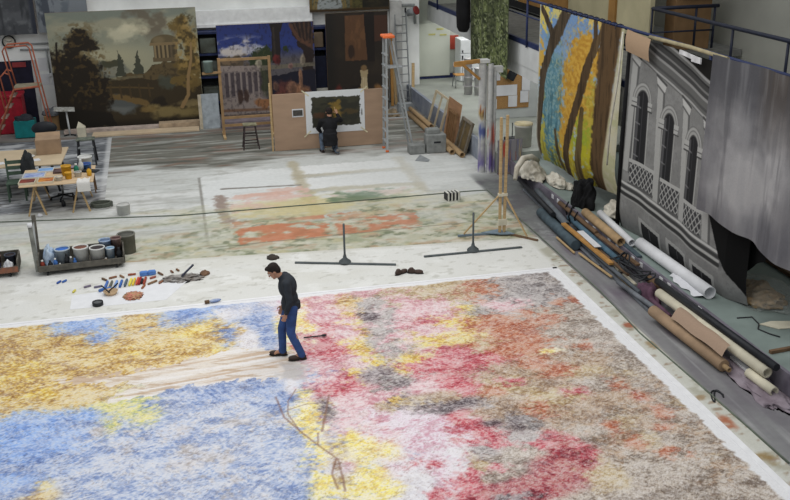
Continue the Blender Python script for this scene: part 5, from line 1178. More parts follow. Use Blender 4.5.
# blue rack bays behind the canvases, with things on their shelves
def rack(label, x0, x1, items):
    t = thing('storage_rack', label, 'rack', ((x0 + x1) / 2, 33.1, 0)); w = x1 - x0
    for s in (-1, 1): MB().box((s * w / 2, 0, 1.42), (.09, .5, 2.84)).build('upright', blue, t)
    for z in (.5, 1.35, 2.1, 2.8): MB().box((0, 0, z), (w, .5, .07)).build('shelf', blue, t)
    MB().box((0, .22, 1.4), (w, .04, 2.8)).build('shade_panel', mat('dark rack shadow', (44, 46, 48), .9, var=.3, scale=3), t)  # dark sheet standing in for the shade deep inside the rack
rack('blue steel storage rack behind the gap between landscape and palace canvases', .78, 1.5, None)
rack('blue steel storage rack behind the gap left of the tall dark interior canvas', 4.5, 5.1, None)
binm = mat('grey storage bin', (96, 104, 98), .7, scale=4, col2=(66, 66, 58))
for z, lab in ((.535, 'bottom shelf'), (1.385, 'middle shelf'), (2.135, 'upper shelf')):
    tag(MB().box((1.14, 33.04, z + .244), (.52, .36, .48), bev=.02).build('storage_bin', binm), 'grey-brown bin on the %s of the blue rack beside the landscape' % lab, 'bin')
tag(MB().box((4.8, 33.05, 2.135 + .264), (.36, .36, .5), bev=.02).build('storage_bin', mat('tan storage bin', (110, 96, 80), .8, scale=3)), 'tan bin on the upper shelf of the rack beside the dark canvas', 'bin')
tag(MB().box((4.82, 32.62, .95), (.42, .03, 1.9)).build('navy_board', mat('navy board', (24, 28, 46), .8)), 'tall navy board standing beside the dark interior canvas', 'board')
tag(MB().box((4.83, 32.5, .42), (.4, .04, .84)).build('pale_board', mat('pale board', (160, 158, 150), .8)), 'small pale board leaning below the navy board', 'board')
t = thing('paint_can', 'pale green paint can standing on the plank of the wooden frame', 'can', (1.0, 30.0, 2.02))
MB().lathe([(0, 0), (.14, 0), (.14, .3), (.15, .31), (.15, .33), (0, .33)], n=18).build('shell', mat('pale green can', (122, 138, 132), .5), t)

# big wooden frame stand in front of the palace canvas
t = thing('frame_stand', 'tall open wooden frame stand in front of the palace canvas', 'frame', (2.08, 30.0, 0))
stt = mat('brown stand timber', (150, 122, 88), .8, var=.12, scale=4)
for s in (-1, 1): MB().bar((s * .76, 0, 0), (s * .76, 0, 2.42), .085, .07, .004).build('upright', stt, t)
for z in (2.36, .34, .58): MB().bar((-.76, 0, z), (.76, 0, z), .06, .075).build('crossbar', stt, t)
MB().bar((-1.28, 0, 1.98), (-.7, 0, 2.0), .14, .05).build('side_plank', stt, t)
for s in (-1, 1): MB().bar((s * .76, -.45, .03), (s * .76, .45, .03), .08, .06).build('foot', timber, t)
t = thing('white_board', 'white board and dust sheet pieces leaning behind the wooden frame stand', 'board', (1.0, 31.3, 0))
MB().box((0, 0, .55), (.55, .04, 1.1), rot=(-.1, 0, 0)).build('board', mat('grey white board', (158, 166, 172), .8), t)
MB().box((-.32, -.06, .55), (.1, .05, 1.1), rot=(-.1, 0, 0)).build('edge', mat('cream edge', (176, 166, 146), .8), t)
tag(MB().box((2.6, 31.2, .12), (2.6, .5, .24), bev=.01).build('low_platform', mat('grey mauve board', (120, 110, 116), .8)), 'low grey-mauve platform under the palace canvas', 'platform')

# stool
def stool(name, label, loc, h, r, topm, legm, rz=0):
    t = thing(name, label, 'stool', loc, rz)
    MB().box((0, 0, h - .02), (r * 2, r * 1.7, .04), bev=.01).build('seat', topm, t)
    for sx in (-1, 1):
        for sy in (-1, 1): MB().bar((sx * r * .75, sy * r * .6, h - .04), (sx * r * 1.15, sy * r * 1.0, 0), .035, .035).build('leg', legm, t)
    for z in (.2, .42):
        k = 1.15 - .4 * z / h
        for s in (-1, 1):
            MB().bar((-r * k, s * r * k * .85, z), (r * k, s * r * k * .85, z), .022, .03).build('rung', legm, t)
            MB().bar((s * r * k, -r * k * .85, z + .06), (s * r * k, r * k * .85, z + .06), .022, .03).build('rung', legm, t)
    return t
stool('stool', 'dark wooden stool with a paint-crusted top before the palace canvas', (2.0, 28.3, 0), .74, .2, mat('paint crusted top', (150, 146, 118), .8, scale=10, col2=(90, 86, 70)), mat('dark stool wood', (58, 50, 50), .7, var=.2))

# plywood screen with the dark picture being painted
t = thing('easel_board', 'wide brown plywood screen where the kneeling painter works', 'board', (4.31, 27.72, 0))
MB().box((0, 0, .84), (3.33, .05, 1.66), bev=.004).build('board', mat('pinkish plywood', (164, 138, 116), .8, var=.05, scale=1.4, stretch=(1, 1, 4)), t)
MB().bar((-1.5, .05, .9), (-1.5, .9, .03), .05, .05).build('strut', timber, t); MB().bar((1.5, .05, .9), (1.5, .9, .03), .05, .05).build('strut', timber, t)
MB().bar((-1.72, .02, 0), (-1.72, .02, 2.0), .05, .05).build('post', timber, t)
def night_pic(q):
    a = q.fbm(.2, .1, 251); b = q.fbm(.06, .06, 252)
    m = q.poly([(.1, .14), (.93, .16), (.92, .84), (.1, .86)], (b - .5) * .03, (b - .5) * .04)
    q.fill(m, (48, 48, 40), 1); q.fill(m * np.clip((a - .5) * 4, 0, 1), (66, 64, 50), .7)
    q.fill(m * q.ell(.5, .55, .1, .22, .5, b, 1), (128, 104, 48), .95); q.fill(m * q.ell(.53, .4, .05, .2, .6, b, 1), (152, 126, 64), .7)
    q.fill(m * q.ell(.22, .42, .1, .06, .7, b, 1.2), (92, 60, 42), .7); q.fill(m * q.ell(.75, .48, .14, .06, .7, b, 1.2), (84, 68, 40), .7)
    q.fill(q.ell(.95, .45, .012, .08, .4, b, 1), (70, 72, 70), .9); q.fill(q.ell(.93, .62, .01, .02, .4), (60, 60, 60), .9)
t = thing('dark_picture', 'dark picture with a golden shape on white paper taped to the plywood screen', 'picture', (4.46, 27.68, .46))
u, v = uvgrid(120, 80); q = Paint(u, v, (214, 216, 218)); night_pic(q)
grid_mesh('paper', np.stack([(u - .5) * 1.74, np.full_like(u, 0), v * 1.24], 1), 120, 80, q.c, PB, t)
tp = mat('cream masking tape', (206, 198, 168), .8)
for x, z, r in ((-.86, 1.2, .7), (.86, 1.22, -.7), (-.84, .0, -.7), (.84, .02, .7)): MB().box((x, -.003, z), (.26, .004, .035), rot=(0, r, 0)).build('tape', tp, t)
t = thing('postcard', 'small dark reference card pinned left of the dark picture', 'card', (3.36, 27.688, .98))
MB().box((0, 0, .12), (.33, .008, .24)).build('card', wht, t); MB().box((.0, -.006, .12), (.28, .006, .17)).build('print', mat('dark print', (50, 52, 56), .6, scale=14, col2=(90, 84, 76)), t)

# step ladder and leaning ladder
alu = mat('aluminium', (170, 174, 176), .4, metal=.35, var=.06)
orange_p = mat('orange plastic', (222, 112, 62), .5)
t = thing('step_ladder', 'tall aluminium step ladder with an orange top in front of the white wall', 'ladder', (6.1, 26.95, 0))
H_ = 3.26
for sy in (-.24, .24):
    MB().bar((-.32, sy, .0), (-.28, sy * .75, H_), .06, .035).build('rail', alu, t)
    MB().bar((.45, sy * 1.15, .0), (-.1, sy * .8, H_ - .1), .05, .03).build('rear_rail', alu, t)
for k in range(9):
    z = .3 + k * .31; MB().box((-.32 + .04 * z / H_, 0, z), (.1, .44, .03)).build('step', alu, t)
for z in (.5, 1.2, 1.9): MB().bar((.45 - .55 * z / H_, -.26, z), (.45 - .55 * z / H_, .26, z), .03, .03).build('rear_brace', alu, t)
MB().box((-.06, 0, 2.42), (.5, .4, .04), bev=.01).build('platform', alu, t)
MB().box((-.2, 0, H_ + .02), (.34, .44, .08), bev=.02).build('top_tray', orange_p, t)
for x, y in ((-.32, -.24), (-.32, .24), (.45, -.28), (.45, .28)): MB().box((x, y, .03), (.09, .06, .06), bev=.01).build('foot', orange_p, t)
MB().bar((-.3, .24, 1.0), (.25, .27, 1.0), .02, .03).build('brace', alu, t); MB().bar((-.3, -.24, 1.0), (.25, -.27, 1.0), .02, .03).build('brace', alu, t)
t = thing('leaning_ladder', 'long grey ladder leaning against the white wall', 'ladder', (7.78, 32.9, 0)); t.rotation_euler = (-.17, 0, 0)
for s in (-1, 1): MB().bar((s * .2, 0, 0), (s * .2, 0, 3.15), .035, .07).build('stile', galv, t); MB().tube([(s * .2, 0, 3.12), (s * .2, .06, 3.22), (s * .2, .0, 3.3)], .03, 8).build('hook', blackp, t)
for k in range(11): MB().tube([(-.2, 0, .22 + k * .28), (.2, 0, .22 + k * .28)], .017, 8).build('rung', galv, t)
# planks standing beside the ladders
for k, (x, h, ry, lab) in enumerate(((7.32, 2.5, .02, 'tall'), (7.5, 1.9, -.03, 'middle'), (8.1, 1.4, .05, 'short'))):
    o = MB().box((0, 0, h / 2), (.1, .05, h), bev=.004).build('plank', orange_wood if k == 0 else timber)
    o.location = (x, 33.0 - (.0 if k else .2), 0.01); o.rotation_euler = (-.14, ry, 0)
    tag(o, '%s timber plank leaning on the wall by the long grey ladder' % lab, 'plank', None)
tag(MB().box((7.55, 31.9, .14), (.5, .3, .28), bev=.01).build('grey_crate', galv), 'grey metal box on the floor at the foot of the long ladder', 'box')
crumple('rag_heap', 'heap of brown rags at the foot of the leaning ladder', 'rags', (6.95, 31.3, 0), (.26, .26, .2), mat('brown rags', (120, 106, 86), .9, var=.25), 41)
tag(MB().box((5.75, 29.3, .16), (.5, .35, .32), bev=.02).build('pale_box', mat('pale yellow box', (164, 164, 124), .8)), 'pale yellow box on the floor behind the step ladder', 'box')
# wall pipe and lamp above the ladder
tag(MB().tube([(7.2, 33.54, 3.36), (8.3, 33.54, 3.34), (8.34, 33.54, 2.7)], .05, 10).build('pipe_run', pipe_g), 'grey pipe running along the wall above the long ladder', 'pipe')
t = thing('spot_lamp', 'small grey and red spot lamp on the wall pipe', 'lamp', (8.05, 33.35, 3.1))
MB().tube([(0, 0, 0), (.2, -.25, .1)], .11, 12, r2=.15).build('housing', galv, t); MB().tube([(.2, -.25, .1), (.24, -.29, .12)], .15, 12).build('rim', mat('dull red', (130, 50, 48), .5), t)
MB().tube([(0, .05, -.1), (0, 0, 0)], .03, 8).build('bracket', blackp, t)
struct('trim_6', MB().box((7.62, 33.5, 1.75), (.42, .22, 3.5)), pw)

# long boards lying at the foot of the canvases
beige = mat('beige board', (198, 178, 150), .85, var=.06, scale=2)
tag(MB().box((-1.05, 31.25, .03), (3.3, .5, .05), rot=(0, 0, -.03)).build('floor_board', beige), 'long beige board lying at the foot of the landscape canvas', 'board')
tag(MB().box((.15, 31.75, .09), (1.6, .4, .17), rot=(0, 0, -.02)).build('floor_board', mat('tan board', (168, 148, 124), .85)), 'shorter tan plank lying right of the long beige board', 'board')
tag(MB().box((-1.5, 31.85, .05), (4.2, .3, .09), rot=(0, 0, -.02)).build('floor_board', mat('pale pink board', (182, 166, 156), .85)), 'pale pinkish plank directly under the landscape canvas', 'board')
t = thing('wood_wedge', 'small pale pointed wooden block standing before the landscape canvas', 'block', (-3.02, 31.32, 0))
mb = MB(); mb.prism([(-.13, -.1), (.13, -.1), (.13, .1), (-.13, .1)], 0, .3)
mb.bm.verts.ensure_lookup_table()
ap = mb.bm.verts.new((-.06, 0, .48)); top = sorted(mb.bm.verts, key=lambda w_: -w_.co.z)[1:5]
top.sort(key=lambda w_: math.atan2(w_.co.y, w_.co.x))
for i in range(4): mb.bm.faces.new((top[i], top[(i + 1) % 4], ap))
mb.build('block', cream, t)

# ------------------------------------------------------------------ left back corner: doorway, clock, orange steps
struct('door_2', MB().box((-5.5, 33.58, 1.05), (2.0, .06, 2.1)), mat('dark doorway', (30, 28, 44), .8, var=.2))
struct('trim_7', MB().box((-4.45, 33.57, 1.05), (.12, .08, 2.1)), pw)
t = thing('wall_clock', 'round black-rimmed white wall clock below the grey flat', 'clock', (-5.1, 33.56, 2.72)); t.rotation_euler = (PI / 2, 0, 0)
MB().lathe([(.175, 0), (.175, .05), (.21, .06), (.21, 0)], n=28).build('rim', blackp, t)
MB().lathe([(0, .03), (.176, .03), (.176, 0), (0, 0)], n=28).build('face', mat('clock face', (206, 202, 190), .5, var=.02), t)
MB().bar((0, 0, .036), (.09, .03, .036), .016, .004).build('hour_hand', blackp, t); MB().bar((0, 0, .04), (-.12, .05, .04), .011, .004).build('minute_hand', blackp, t)
rd = mat('red sign plate', (130, 50, 52), .6)
tag(MB().box((-4.9, 33.535, 1.98), (.42, .03, .16), bev=.004).build('wall_sign', rd), 'red sign plate at the top of the dark doorway', 'sign')
for k, (x, z, w_, h, lab) in enumerate(((-4.18, 1.95, .26, .42, 'upper sheet of paper'), (-4.16, 1.45, .26, .36, 'lower sheet of paper'))):
    tag(MB().box((x, 33.597, z), (w_, .012, h)).build('notice_sheet', wht), lab + ' pinned to the wall beside the doorway', 'paper')
o = MB().box((0, 0, 0), (.3, .012, .34), rot=(0, .5, 0)).build('notice_sheet', wht); o.location = (-3.8, 33.596, 1.36); tag(o, 'tilted loose white sheet hanging left of the landscape canvas', 'paper')
for k, (pts, lab) in enumerate((([(-4.8, 33.55, 2.62), (-3.75, 33.55, 2.62)], 'upper grey pipe running right from the clock'), ([(-4.8, 33.55, 2.45), (-3.9, 33.55, 2.42), (-3.85, 33.55, 2.62)], 'lower grey pipe running right from the clock'),
                                ([(-3.75, 33.55, 2.85), (-3.7, 33.55, 1.4)], 'upright grey pipe beside the landscape canvas'), ([(-4.0, 33.55, 2.4), (-3.98, 33.55, 1.65)], 'thin upright cable duct left of the canvas'))):
    tag(MB().tube([Vector(p) for p in pts], .028, 8).build('pipe_run', pipe_g), lab, 'pipe')
tag(MB().box((-3.68, 33.52, 1.5), (.14, .1, .3), bev=.01).build('switch_box', white_app), 'white electric box at the foot of the upright pipe', 'box')
tag(MB().box((-3.98, 33.54, 1.6), (.12, .06, .12), bev=.01).build('switch_box', white_app), 'small white switch box on the thin cable duct', 'box')
redm = mat('dark red crate', (150, 28, 44), .5, var=.1)
t = thing('crate', 'large dark red plastic crate in the dark doorway', 'crate', (-5.55, 32.6, 0))
MB().box((0, 0, .6), (1.5, .7, 1.2), bev=.03).build('body', redm, t); MB().box((0, 0, 1.2), (1.56, .76, .1), bev=.02).build('rim', redm, t)
tealm = mat('teal crate plastic', (24, 118, 120), .5, var=.1)
t = thing('crate', 'teal plastic box with dark bundle on top before the red crate', 'crate', (-4.72, 31.75, 0.02))
MB().box((0, 0, .27), (.62, .5, .54), bev=.02).build('body', tealm, t); crumple('bundle', '', '', (0, 0, .54), (.28, .22, .14), mat('dark grey cloth', (52, 54, 60), .9), 43, parent=t)
for k, (x, lab) in enumerate(((-3.98, 'left cardboard box under the white side table'), (-3.42, 'right cardboard box under the white side table'))):
    tag(MB().box((x, 32.6, .24), (.5, .4, .48), bev=.01).build('cardboard_box', mat('old cardboard', (146, 116, 80), .9, scale=4, col2=(120, 96, 68))), lab, 'box')
crumple('cloth_bundle', 'dark grey cloth on the left cardboard box in the corner', 'cloth', (-3.95, 32.6, .48), (.3, .22, .22), mat('grey cloth', (96, 98, 102), .9), 47)
t = thing('side_table', 'white paint-spattered side table on a single leg left of the landscape', 'table', (-3.48, 31.55, 0))
MB().box((0, 0, .84), (.62, .5, .05), rot=(0, .08, .1), bev=.008).build('top', mat('spattered white top', (196, 198, 194), .7, scale=14, col2=(110, 106, 96)), t)
MB().tube([(.05, 0, .82), (.08, 0, 0)], .03, 8).build('leg', white_app, t); MB().tube([(-.1, -.1, .02), (.08, 0, .04), (.26, -.1, .02)], .02, 8).build('foot', blackp, t)
rustm = mat('orange red steel', (156, 88, 66), .6, var=.15, scale=6)
t = thing('rolling_steps', 'orange steel rolling steps with handrails at the far left', 'steps', (-4.3, 30.9, 0)); t.scale = (1, 1, 1.14)
for y in (-.3, .3):
    MB().tube([(.5, y, 0), (.3, y, 1.55), (.18, y, 2.55), (.1, y, 2.62), (-.5, y, 2.6), (-.58, y, 2.5), (-.42, y, 1.5)], .022, 8).build('handrail', rustm, t)
    MB().tube([(-1.25, y, 0), (-.42, y, 1.5), (.3, y, 1.55)], .03, 8).build('stringer', rustm, t)
    MB().tube([(-.75, y, .95), (-.85, y, 1.75), (-.62, y, 1.95), (-.5, y, 1.9)], .022, 8).build('rail', rustm, t)
for k in range(5): MB().box((-1.15 + k * .165, 0, .2 + k * .28), (.16, .6, .03)).build('tread', mat('worn tread', (150, 128, 116), .8), t)
MB().box((-.05, 0, 1.54), (.75, .6, .04)).build('platform', mat('worn platform', (140, 132, 112), .8), t)
MB().tube([(.49, -.3, .1), (.49, .3, .1)], .02, 8).build('brace', rustm, t)
t = thing('white_trestle', 'dark office chair back behind the long beige table', 'chair', (-3.85, 29.3, 0))
t.name = 'office_chair'
MB().ball((0, 0, .78), (.36, .1, .2), 3).build('backrest', blackp, t); MB().ball((0, -.2, .5), (.3, .3, .07), 3).build('seat', blackp, t)
MB().tube([(0, -.15, .5), (0, -.15, .1)], .03, 8).build('stem', blackp, t)
for k in range(5):
    a = k * 2 * PI / 5; MB().tube([(0, -.15, .1), (.3 * math.cos(a), -.15 + .3 * math.sin(a), .05)], .025, 8).build('base_arm', blackp, t); MB().ball((.3 * math.cos(a), -.15 + .3 * math.sin(a), .035), .034, 1).build('castor', blackp, t)

# ================================================================== work tables, trolleys and pigments at the left
ply_top = mat('pale plywood top', (196, 172, 140), .75, var=.06, scale=1.6, stretch=(1, 5, 1))
mdf = mat('beige board top', (190, 172, 144), .75, var=.05, scale=1.5)
plastic_w = mat('white tub', (204, 205, 202), .5, var=.05)
yellow_p = mat('yellow tub', (212, 164, 48), .5)
blue_p = mat('blue plastic', (66, 110, 176), .5, var=.15)
green_p = mat('green jar', (40, 120, 96), .5)
def pot(mb, r, h, top=1.08, z=0, n=16):
    return mb.lathe([(0, z), (r, z), (r * top, z + h), (r * top * 1.05, z + h), (r * top * 1.05, z + h * .94)], n=n).lathe([(r * top * 1.03, z + h * .99), (r * top * .9, z + h), (r * top * .93, z + h * .88)], n=n)
def bucket(label, loc, r, h, shell, fillc, cat='bucket', group=None, handle=True, name='bucket', fz=.94, rz=0):
    t = thing(name, label, cat, loc, rz, group)
    pot(MB(), r, h).build('shell', shell, t)
    MB().lathe([(0, h * fz), (r * 1.03, h * fz), (r * 1.0, h * fz - .01)], n=16).build('contents', fillc, t)
    if handle: MB().tube([(r * 1.12 * math.cos(a), .02, h * .93 + .4 * r * math.sin(a) * -1 * .9) for a in np.linspace(0, PI, 9)], .006, 5).build('handle', galv, t)
    return t
def bottle(label, loc, r, h, m, capm, group=None, cat='bottle', name='bottle'):
    t = thing(name, label, cat, loc, 0, group)
    MB().lathe([(0, 0), (r, 0), (r, h * .62), (r * .45, h * .8), (r * .42, h * .9), (0, h * .9)], n=14).build('body', m, t)
    MB().lathe([(r * .5, h * .86), (r * .5, h), (0, h)], n=12).build('cap', capm, t)
    return t

# trestle table
TX, TY, TR = -2.98, 23.92, .02
t = thing('trestle_table', 'plywood trestle table crowded with paint pots and trays', 'table', (TX, TY, 0), TR)
TH = .76
MB().box((0, 0, TH), (1.68, 1.5, .025), bev=.004).build('table_top', ply_top, t)
for sx in (-.52, .48):
    tr = MB().bar((sx, -.6, TH - .04), (sx, .6, TH - .04), .05, .05).build('trestle', timber, t)
    for sy in (-.55, .55):
        MB().bar((sx, sy, TH - .06), (sx - .2, sy * 1.12, 0), .045, .03).build('leg', timber, tr); MB().bar((sx, sy, TH - .06), (sx + .2, sy * 1.12, 0), .045, .03).build('leg', timber, tr)
TZ = TH + .0128
def T(x, y): return (TX + x, TY + y, TZ)
def tray(label, loc, w, d, h, m, fill, rz=0, group='paint trays on the trestle table'):
    t = thing('paint_tray', label, 'tray', loc, rz, group)
    MB().box((0, 0, .01), (w, d, .02)).box((-w / 2, 0, h / 2), (.015, d, h)).box((w / 2, 0, h / 2), (.015, d, h)).box((0, -d / 2, h / 2), (w, .015, h)).box((0, d / 2, h / 2), (w, .015, h)).build('tray', m, t)
    MB().box((0, 0, .025), (w * .92, d * .9, .02)).build('paint', fill, t)
mixb = mat('mixed blue paints', (84, 110, 176), .5, scale=9, col2=(180, 190, 214)); mixr = mat('mixed red paints', (150, 62, 44), .5, scale=9, col2=(80, 40, 36)); mixo = mat('mixed orange paints', (214, 150, 60), .5, scale=9, col2=(150, 60, 40)); mixg = mat('mixed grey paints', (64, 56, 60), .5, scale=9, col2=(120, 90, 84))
tray('tray of red-brown paints at the left front corner of the trestle table', T(-.66, -.42), .36, .4, .05, cream, mixr)
tray('tray of orange and red paints, second along the front of the trestle table', T(-.24, -.42), .36, .4, .05, cream, mixo)
tray('wide tray of blue paints at the left of the trestle table', T(-.56, .06), .5, .44, .05, plastic_w, mixb)
tray('pale blue paint tray behind the wide blue one', T(-.34, .54), .36, .3, .04, plastic_w, mat('pale blue paint', (120, 160, 206), .5))
tray('dark maroon paint tray in the middle of the trestle table', T(.02, .34), .3, .3, .05, mixg, mixg)
bucket('large yellow tub in the middle of the trestle table', T(.2, .0), .11, .24, yellow_p, mat('ochre paint', (200, 150, 50), .5), 'tub', name='tub')
bucket('small yellow tub in front of the large one', T(.27, -.34), .075, .16, yellow_p, mat('ochre paint', (200, 150, 50), .5), 'tub', name='tub', handle=False)
bottle('tall green-labelled jar right of the yellow tubs', T(.42, .12), .06, .24, green_p, plastic_w, cat='jar', name='jar')
bottle('white squeeze bottle beside the green jar', T(.52, .3), .06, .3, plastic_w, plastic_w)
bucket('blue round tub behind the white bottle', T(.62, .46), .12, .14, blue_p, mat('navy paint', (40, 60, 120), .5), 'tub', name='tub', handle=False)
bottle('yellow and black glue bottle near the right edge of the trestle table', T(.74, -.2), .055, .22, yellow_p, blackp)
bucket('pale tub with grey paint left of the glue bottle', T(.48, -.2), .08, .12, plastic_w, mat('grey paint', (140, 136, 130), .5), 'tub', name='tub', handle=False)
bucket('low white tub in the front middle of the trestle table', T(.06, -.42), .08, .1, plastic_w, mat('cream paint', (206, 190, 160), .5), 'tub', name='tub', handle=False)
tray('mauve palette tray at the right rear of the trestle table', T(.3, .62), .3, .2, .04, mixg, mat('mauve paint', (150, 130, 146), .5), .1)
tag(MB().box((0, 0, .02), (.4, .2, .04), rot=(0, 0, -.4), bev=.01).build('palette_box', blackp), 'flat black paint box at the right of the trestle table', 'box'); bpy.data.objects['palette_box'].location = T(.74, .16)
u, v = uvgrid(16, 10); xs = u * .3 + .14; ys = v * .42
zz = TZ + .026 + .018 * np.sin(u * 14) * np.cos(v * 9) ** 2; over = np.clip(.18 - v * .42, 0, 1); 
co = np.stack([TX + .34 + xs, TY - .76 - .03 + np.where(v < .4, 0, (v - .4) * .5), np.where(v < .4, TZ + .02 - (.4 - v) * .6, zz)], 1)
o = grid_mesh('rag', co, 16, 10, np.tile(np.array((212, 210, 206), np.float32), (160, 1)), PC); tag(o, 'white rag hanging over the front edge of the trestle table', 'rag')
bucket('white bucket standing behind the trestle table', (-2.42, 24.98, .623), .16, .32, plastic_w, mat('white paint', (206, 206, 204), .5))
t = thing('stool', 'low grey stool carrying the white bucket behind the trestle table', 'stool', (-2.42, 24.98, .006))
MB().box((0, 0, .6), (.4, .36, .03), bev=.006).build('seat', dark_wood, t)
for sx in (-1, 1):
    for sy in (-1, 1): MB().bar((sx * .15, sy * .13, .59), (sx * .18, sy * .16, 0), .03, .03).build('leg', dark_wood, t)
bottle('small black bottle on the floor under the trestle table, front', (-2.95, 23.9, .006), .05, .16, blackp, blackp)
bottle('small black bottle on the floor under the trestle table, rear', (-2.7, 24.3, .006), .05, .14, blackp, blackp)

# long beige table with box
t = thing('long_table', 'long beige table with black legs behind the green chair', 'table', (-4.3, 26.0, 0), -.02)
MB().box((0, 0, .75), (2.6, 1.75, .035), bev=.004).build('table_top', mdf, t)
for x, y in ((-1.15, -.75), (1.05, -.75), (-1.15, .75), (1.05, .75), (.75, -.75), (.75, .75)): MB().bar((x, y, .73), (x + .12, y, 0), .05, .05).build('leg', blackp, t)
t = thing('cardboard_box', 'open brown cardboard box on the right end of the long beige table', 'box', (-3.42, 26.35, .769), .06)
MB().box((0, 0, .2), (.62, .46, .4), bev=.006).build('carton', kraft, t); MB().box((0, .3, .42), (.62, .18, .008), rot=(.5, 0, 0)).build('flap', kraft, t)
for k, (x, y, r_, lab) in enumerate(((-4.6, 25.5, .3, 'left'), (-3.75, 25.62, .3, 'right'))):
    o = MB().box((0, 0, .004), (.34, .24, .006), rot=(0, 0, r_)).build('paper_sheet', wht); o.location = (x, y, .769); tag(o, 'white paper sheet on the long beige table, the %s one' % lab, 'paper')
t = thing('plate', 'white round plate in the middle of the long beige table', 'plate', (-3.9, 26.0, .769)); MB().lathe([(0, .01), (.08, .01), (.15, .03), (.155, .024), (.08, 0), (0, 0)], n=20).build('plate', plastic_w, t)

# green wooden chair with dark coat
green_w = mat('dark green chair paint', (66, 82, 70), .7, var=.15, scale=6)
t = thing('wooden_chair', 'dark green wooden chair with a dark coat over its back', 'chair', (-4.1, 24.8, .006), .06)
MB().box((0, 0, .45), (.46, .44, .04), bev=.008).build('seat', green_w, t)
for sx in (-1, 1):
    MB().bar((sx * .2, -.19, .44), (sx * .2, -.2, 0), .045, .045).build('leg', green_w, t)
    MB().bar((sx * .2, .2, 0), (sx * .2, .26, 1.0), .045, .045).build('leg', green_w, t)
for z in (.62, .76, .9): MB().box((0, .24, z), (.4, .02, .09)).build('back_slat', green_w, t)
MB().bar((-.2, -.19, .2), (-.2, .19, .2), .025, .025).bar((.2, -.19, .2), (.2, .19, .2), .025, .025).build('stretcher', green_w, t)
t = crumple('coat', 'dark grey coat draped over the back of the green chair', 'coat', (-3.8, 25.0, .6), (.16, .09, .48), mat('dark coat', (50, 52, 54), .95, var=.2, scale=4), 51, sub=5)
t = thing('office_chair', 'office chair with castors half hidden under the trestle table', 'chair', (-3.0, 24.5, .006), .5)
MB().box((0, 0, .46), (.44, .44, .07), bev=.03).build('seat', blackp, t); MB().tube([(0, 0, .44), (0, 0, .1)], .03, 8).build('stem', chrome, t)
for k in range(5):
    a = k * 2 * PI / 5 + .3; MB().tube([(0, 0, .12), (.3 * math.cos(a), .3 * math.sin(a), .07)], .022, 8).build('base_arm', blackp, t); MB().ball((.3 * math.cos(a), .3 * math.sin(a), .035), .035, 1).build('castor', blackp, t)
# step stool behind, coil, tub on the floor
t = thing('step_stool', 'small dark step stool with a paint-splashed top behind the tables', 'stool', (-2.62, 27.9, .006))
MB().box((0, 0, .7), (.5, .34, .04), bev=.008).build('top', mat('grey green splashed top', (120, 126, 112), .8, scale=12, col2=(70, 76, 70)), t)
for sx in (-1, 1):
    MB().bar((sx * .2, -.1, .68), (sx * .24, -.3, 0), .045, .045).build('leg', blackp, t); MB().bar((sx * .2, .1, .68), (sx * .24, .25, 0), .045, .045).build('leg', blackp, t)
for z, y in ((.5, -.17), (.28, -.23)): MB().box((0, y, z), (.42, .16, .03)).build('step', galv, t)
pts = [Vector((.24 * math.cos(a) * (1 + .08 * math.sin(a * 3)), .2 * math.sin(a), .02 + .011 * a / 2)) for a in np.linspace(0, 6 * PI, 70)]
o = MB().tube(pts, .022, 6).build('cable_coil', mat('grey green hose', (84, 88, 80), .8)); o.location = (-2.03, 23.55, .01); tag(o, 'coil of grey-green cable on the floor right of the trestle table', 'cable')
bucket('white tub with a pink handle mark on the floor by the cable coil', (-1.492, 22.869, 0), .15, .26, plastic_w, mat('dull white paint', (190, 190, 186), .6), name='bucket')
tag(crumple('paper_scrap', 'x', 'paper', (-3.434, 23.225, 0.01), (.06, .06, .06), wht, 61, sub=3), 'small white cup lying in front of the trestle table', 'cup')

# ---------------------------------------------------------------- wooden paint trolleys
old_wood = mat('paint soiled wood', (110, 106, 98), .85, scale=8, col2=(62, 60, 54))
def trolley(label, loc, L, D, posts):
    t = thing('paint_trolley', label, 'trolley', loc, .06)
    MB().box((0, 0, .12), (L, D, .03)).build('bottom_board', old_wood, t)
    MB().box((0, -D / 2, .165), (L, .03, .12), bev=.003).build('side_board', mat('soiled front board', (104, 100, 92), .85, scale=10, col2=(74, 72, 66)) if posts else mat('red soiled board', (150, 96, 74), .85, scale=10, col2=(90, 80, 70)), t)
    MB().box((0, D / 2, .24), (L, .03, .26), bev=.003).build('side_board', old_wood, t)
    for s in (-1, 1): MB().box((s * L / 2, 0, .23), (.03, D, .24), bev=.003).build('end_board', old_wood, t)
    for sx in (-1, 1):
        for sy in (-1, 1): MB().tube([(sx * (L / 2 - .16) - .015, sy * (D / 2 - .06), .055), (sx * (L / 2 - .16) + .015, sy * (D / 2 - .06), .055)], .055, 12).build('castor', blackp, t)
    if posts:
        MB().bar((-L / 2 - .02, -D / 2 + .08, .1), (-L / 2 - .04, -D / 2 + .05, 1.05), .08, .06, .006).build('handle_post', mat('grey post', (140, 142, 136), .8, scale=6, col2=(96, 98, 94)), t)
        MB().bar((-L / 2 - .02, D / 2 - .06, .1), (-L / 2 + .0, D / 2 - .02, 1.12), .08, .06, .006).build('handle_post', old_wood, t)
        MB().tube([(-L / 2 - .04, -D / 2 + .05, 1.05), (-L / 2 - .04, -D / 2 + .05, 1.12)], .05, 10).build('post_wrap', wht, t)
        MB().poly([(-L / 2 - .02, -D / 2 + .12, .3), (-L / 2 - .02, D / 2 - .12, .3), (-L / 2 - .0, D / 2 - .06, 1.0), (-L / 2 - .03, -D / 2 + .1, .95)]).build('end_panel', mat('pale end panel', (178, 182, 182), .8, scale=4), t)
    return t
CX, CY = -2.2, 19.5
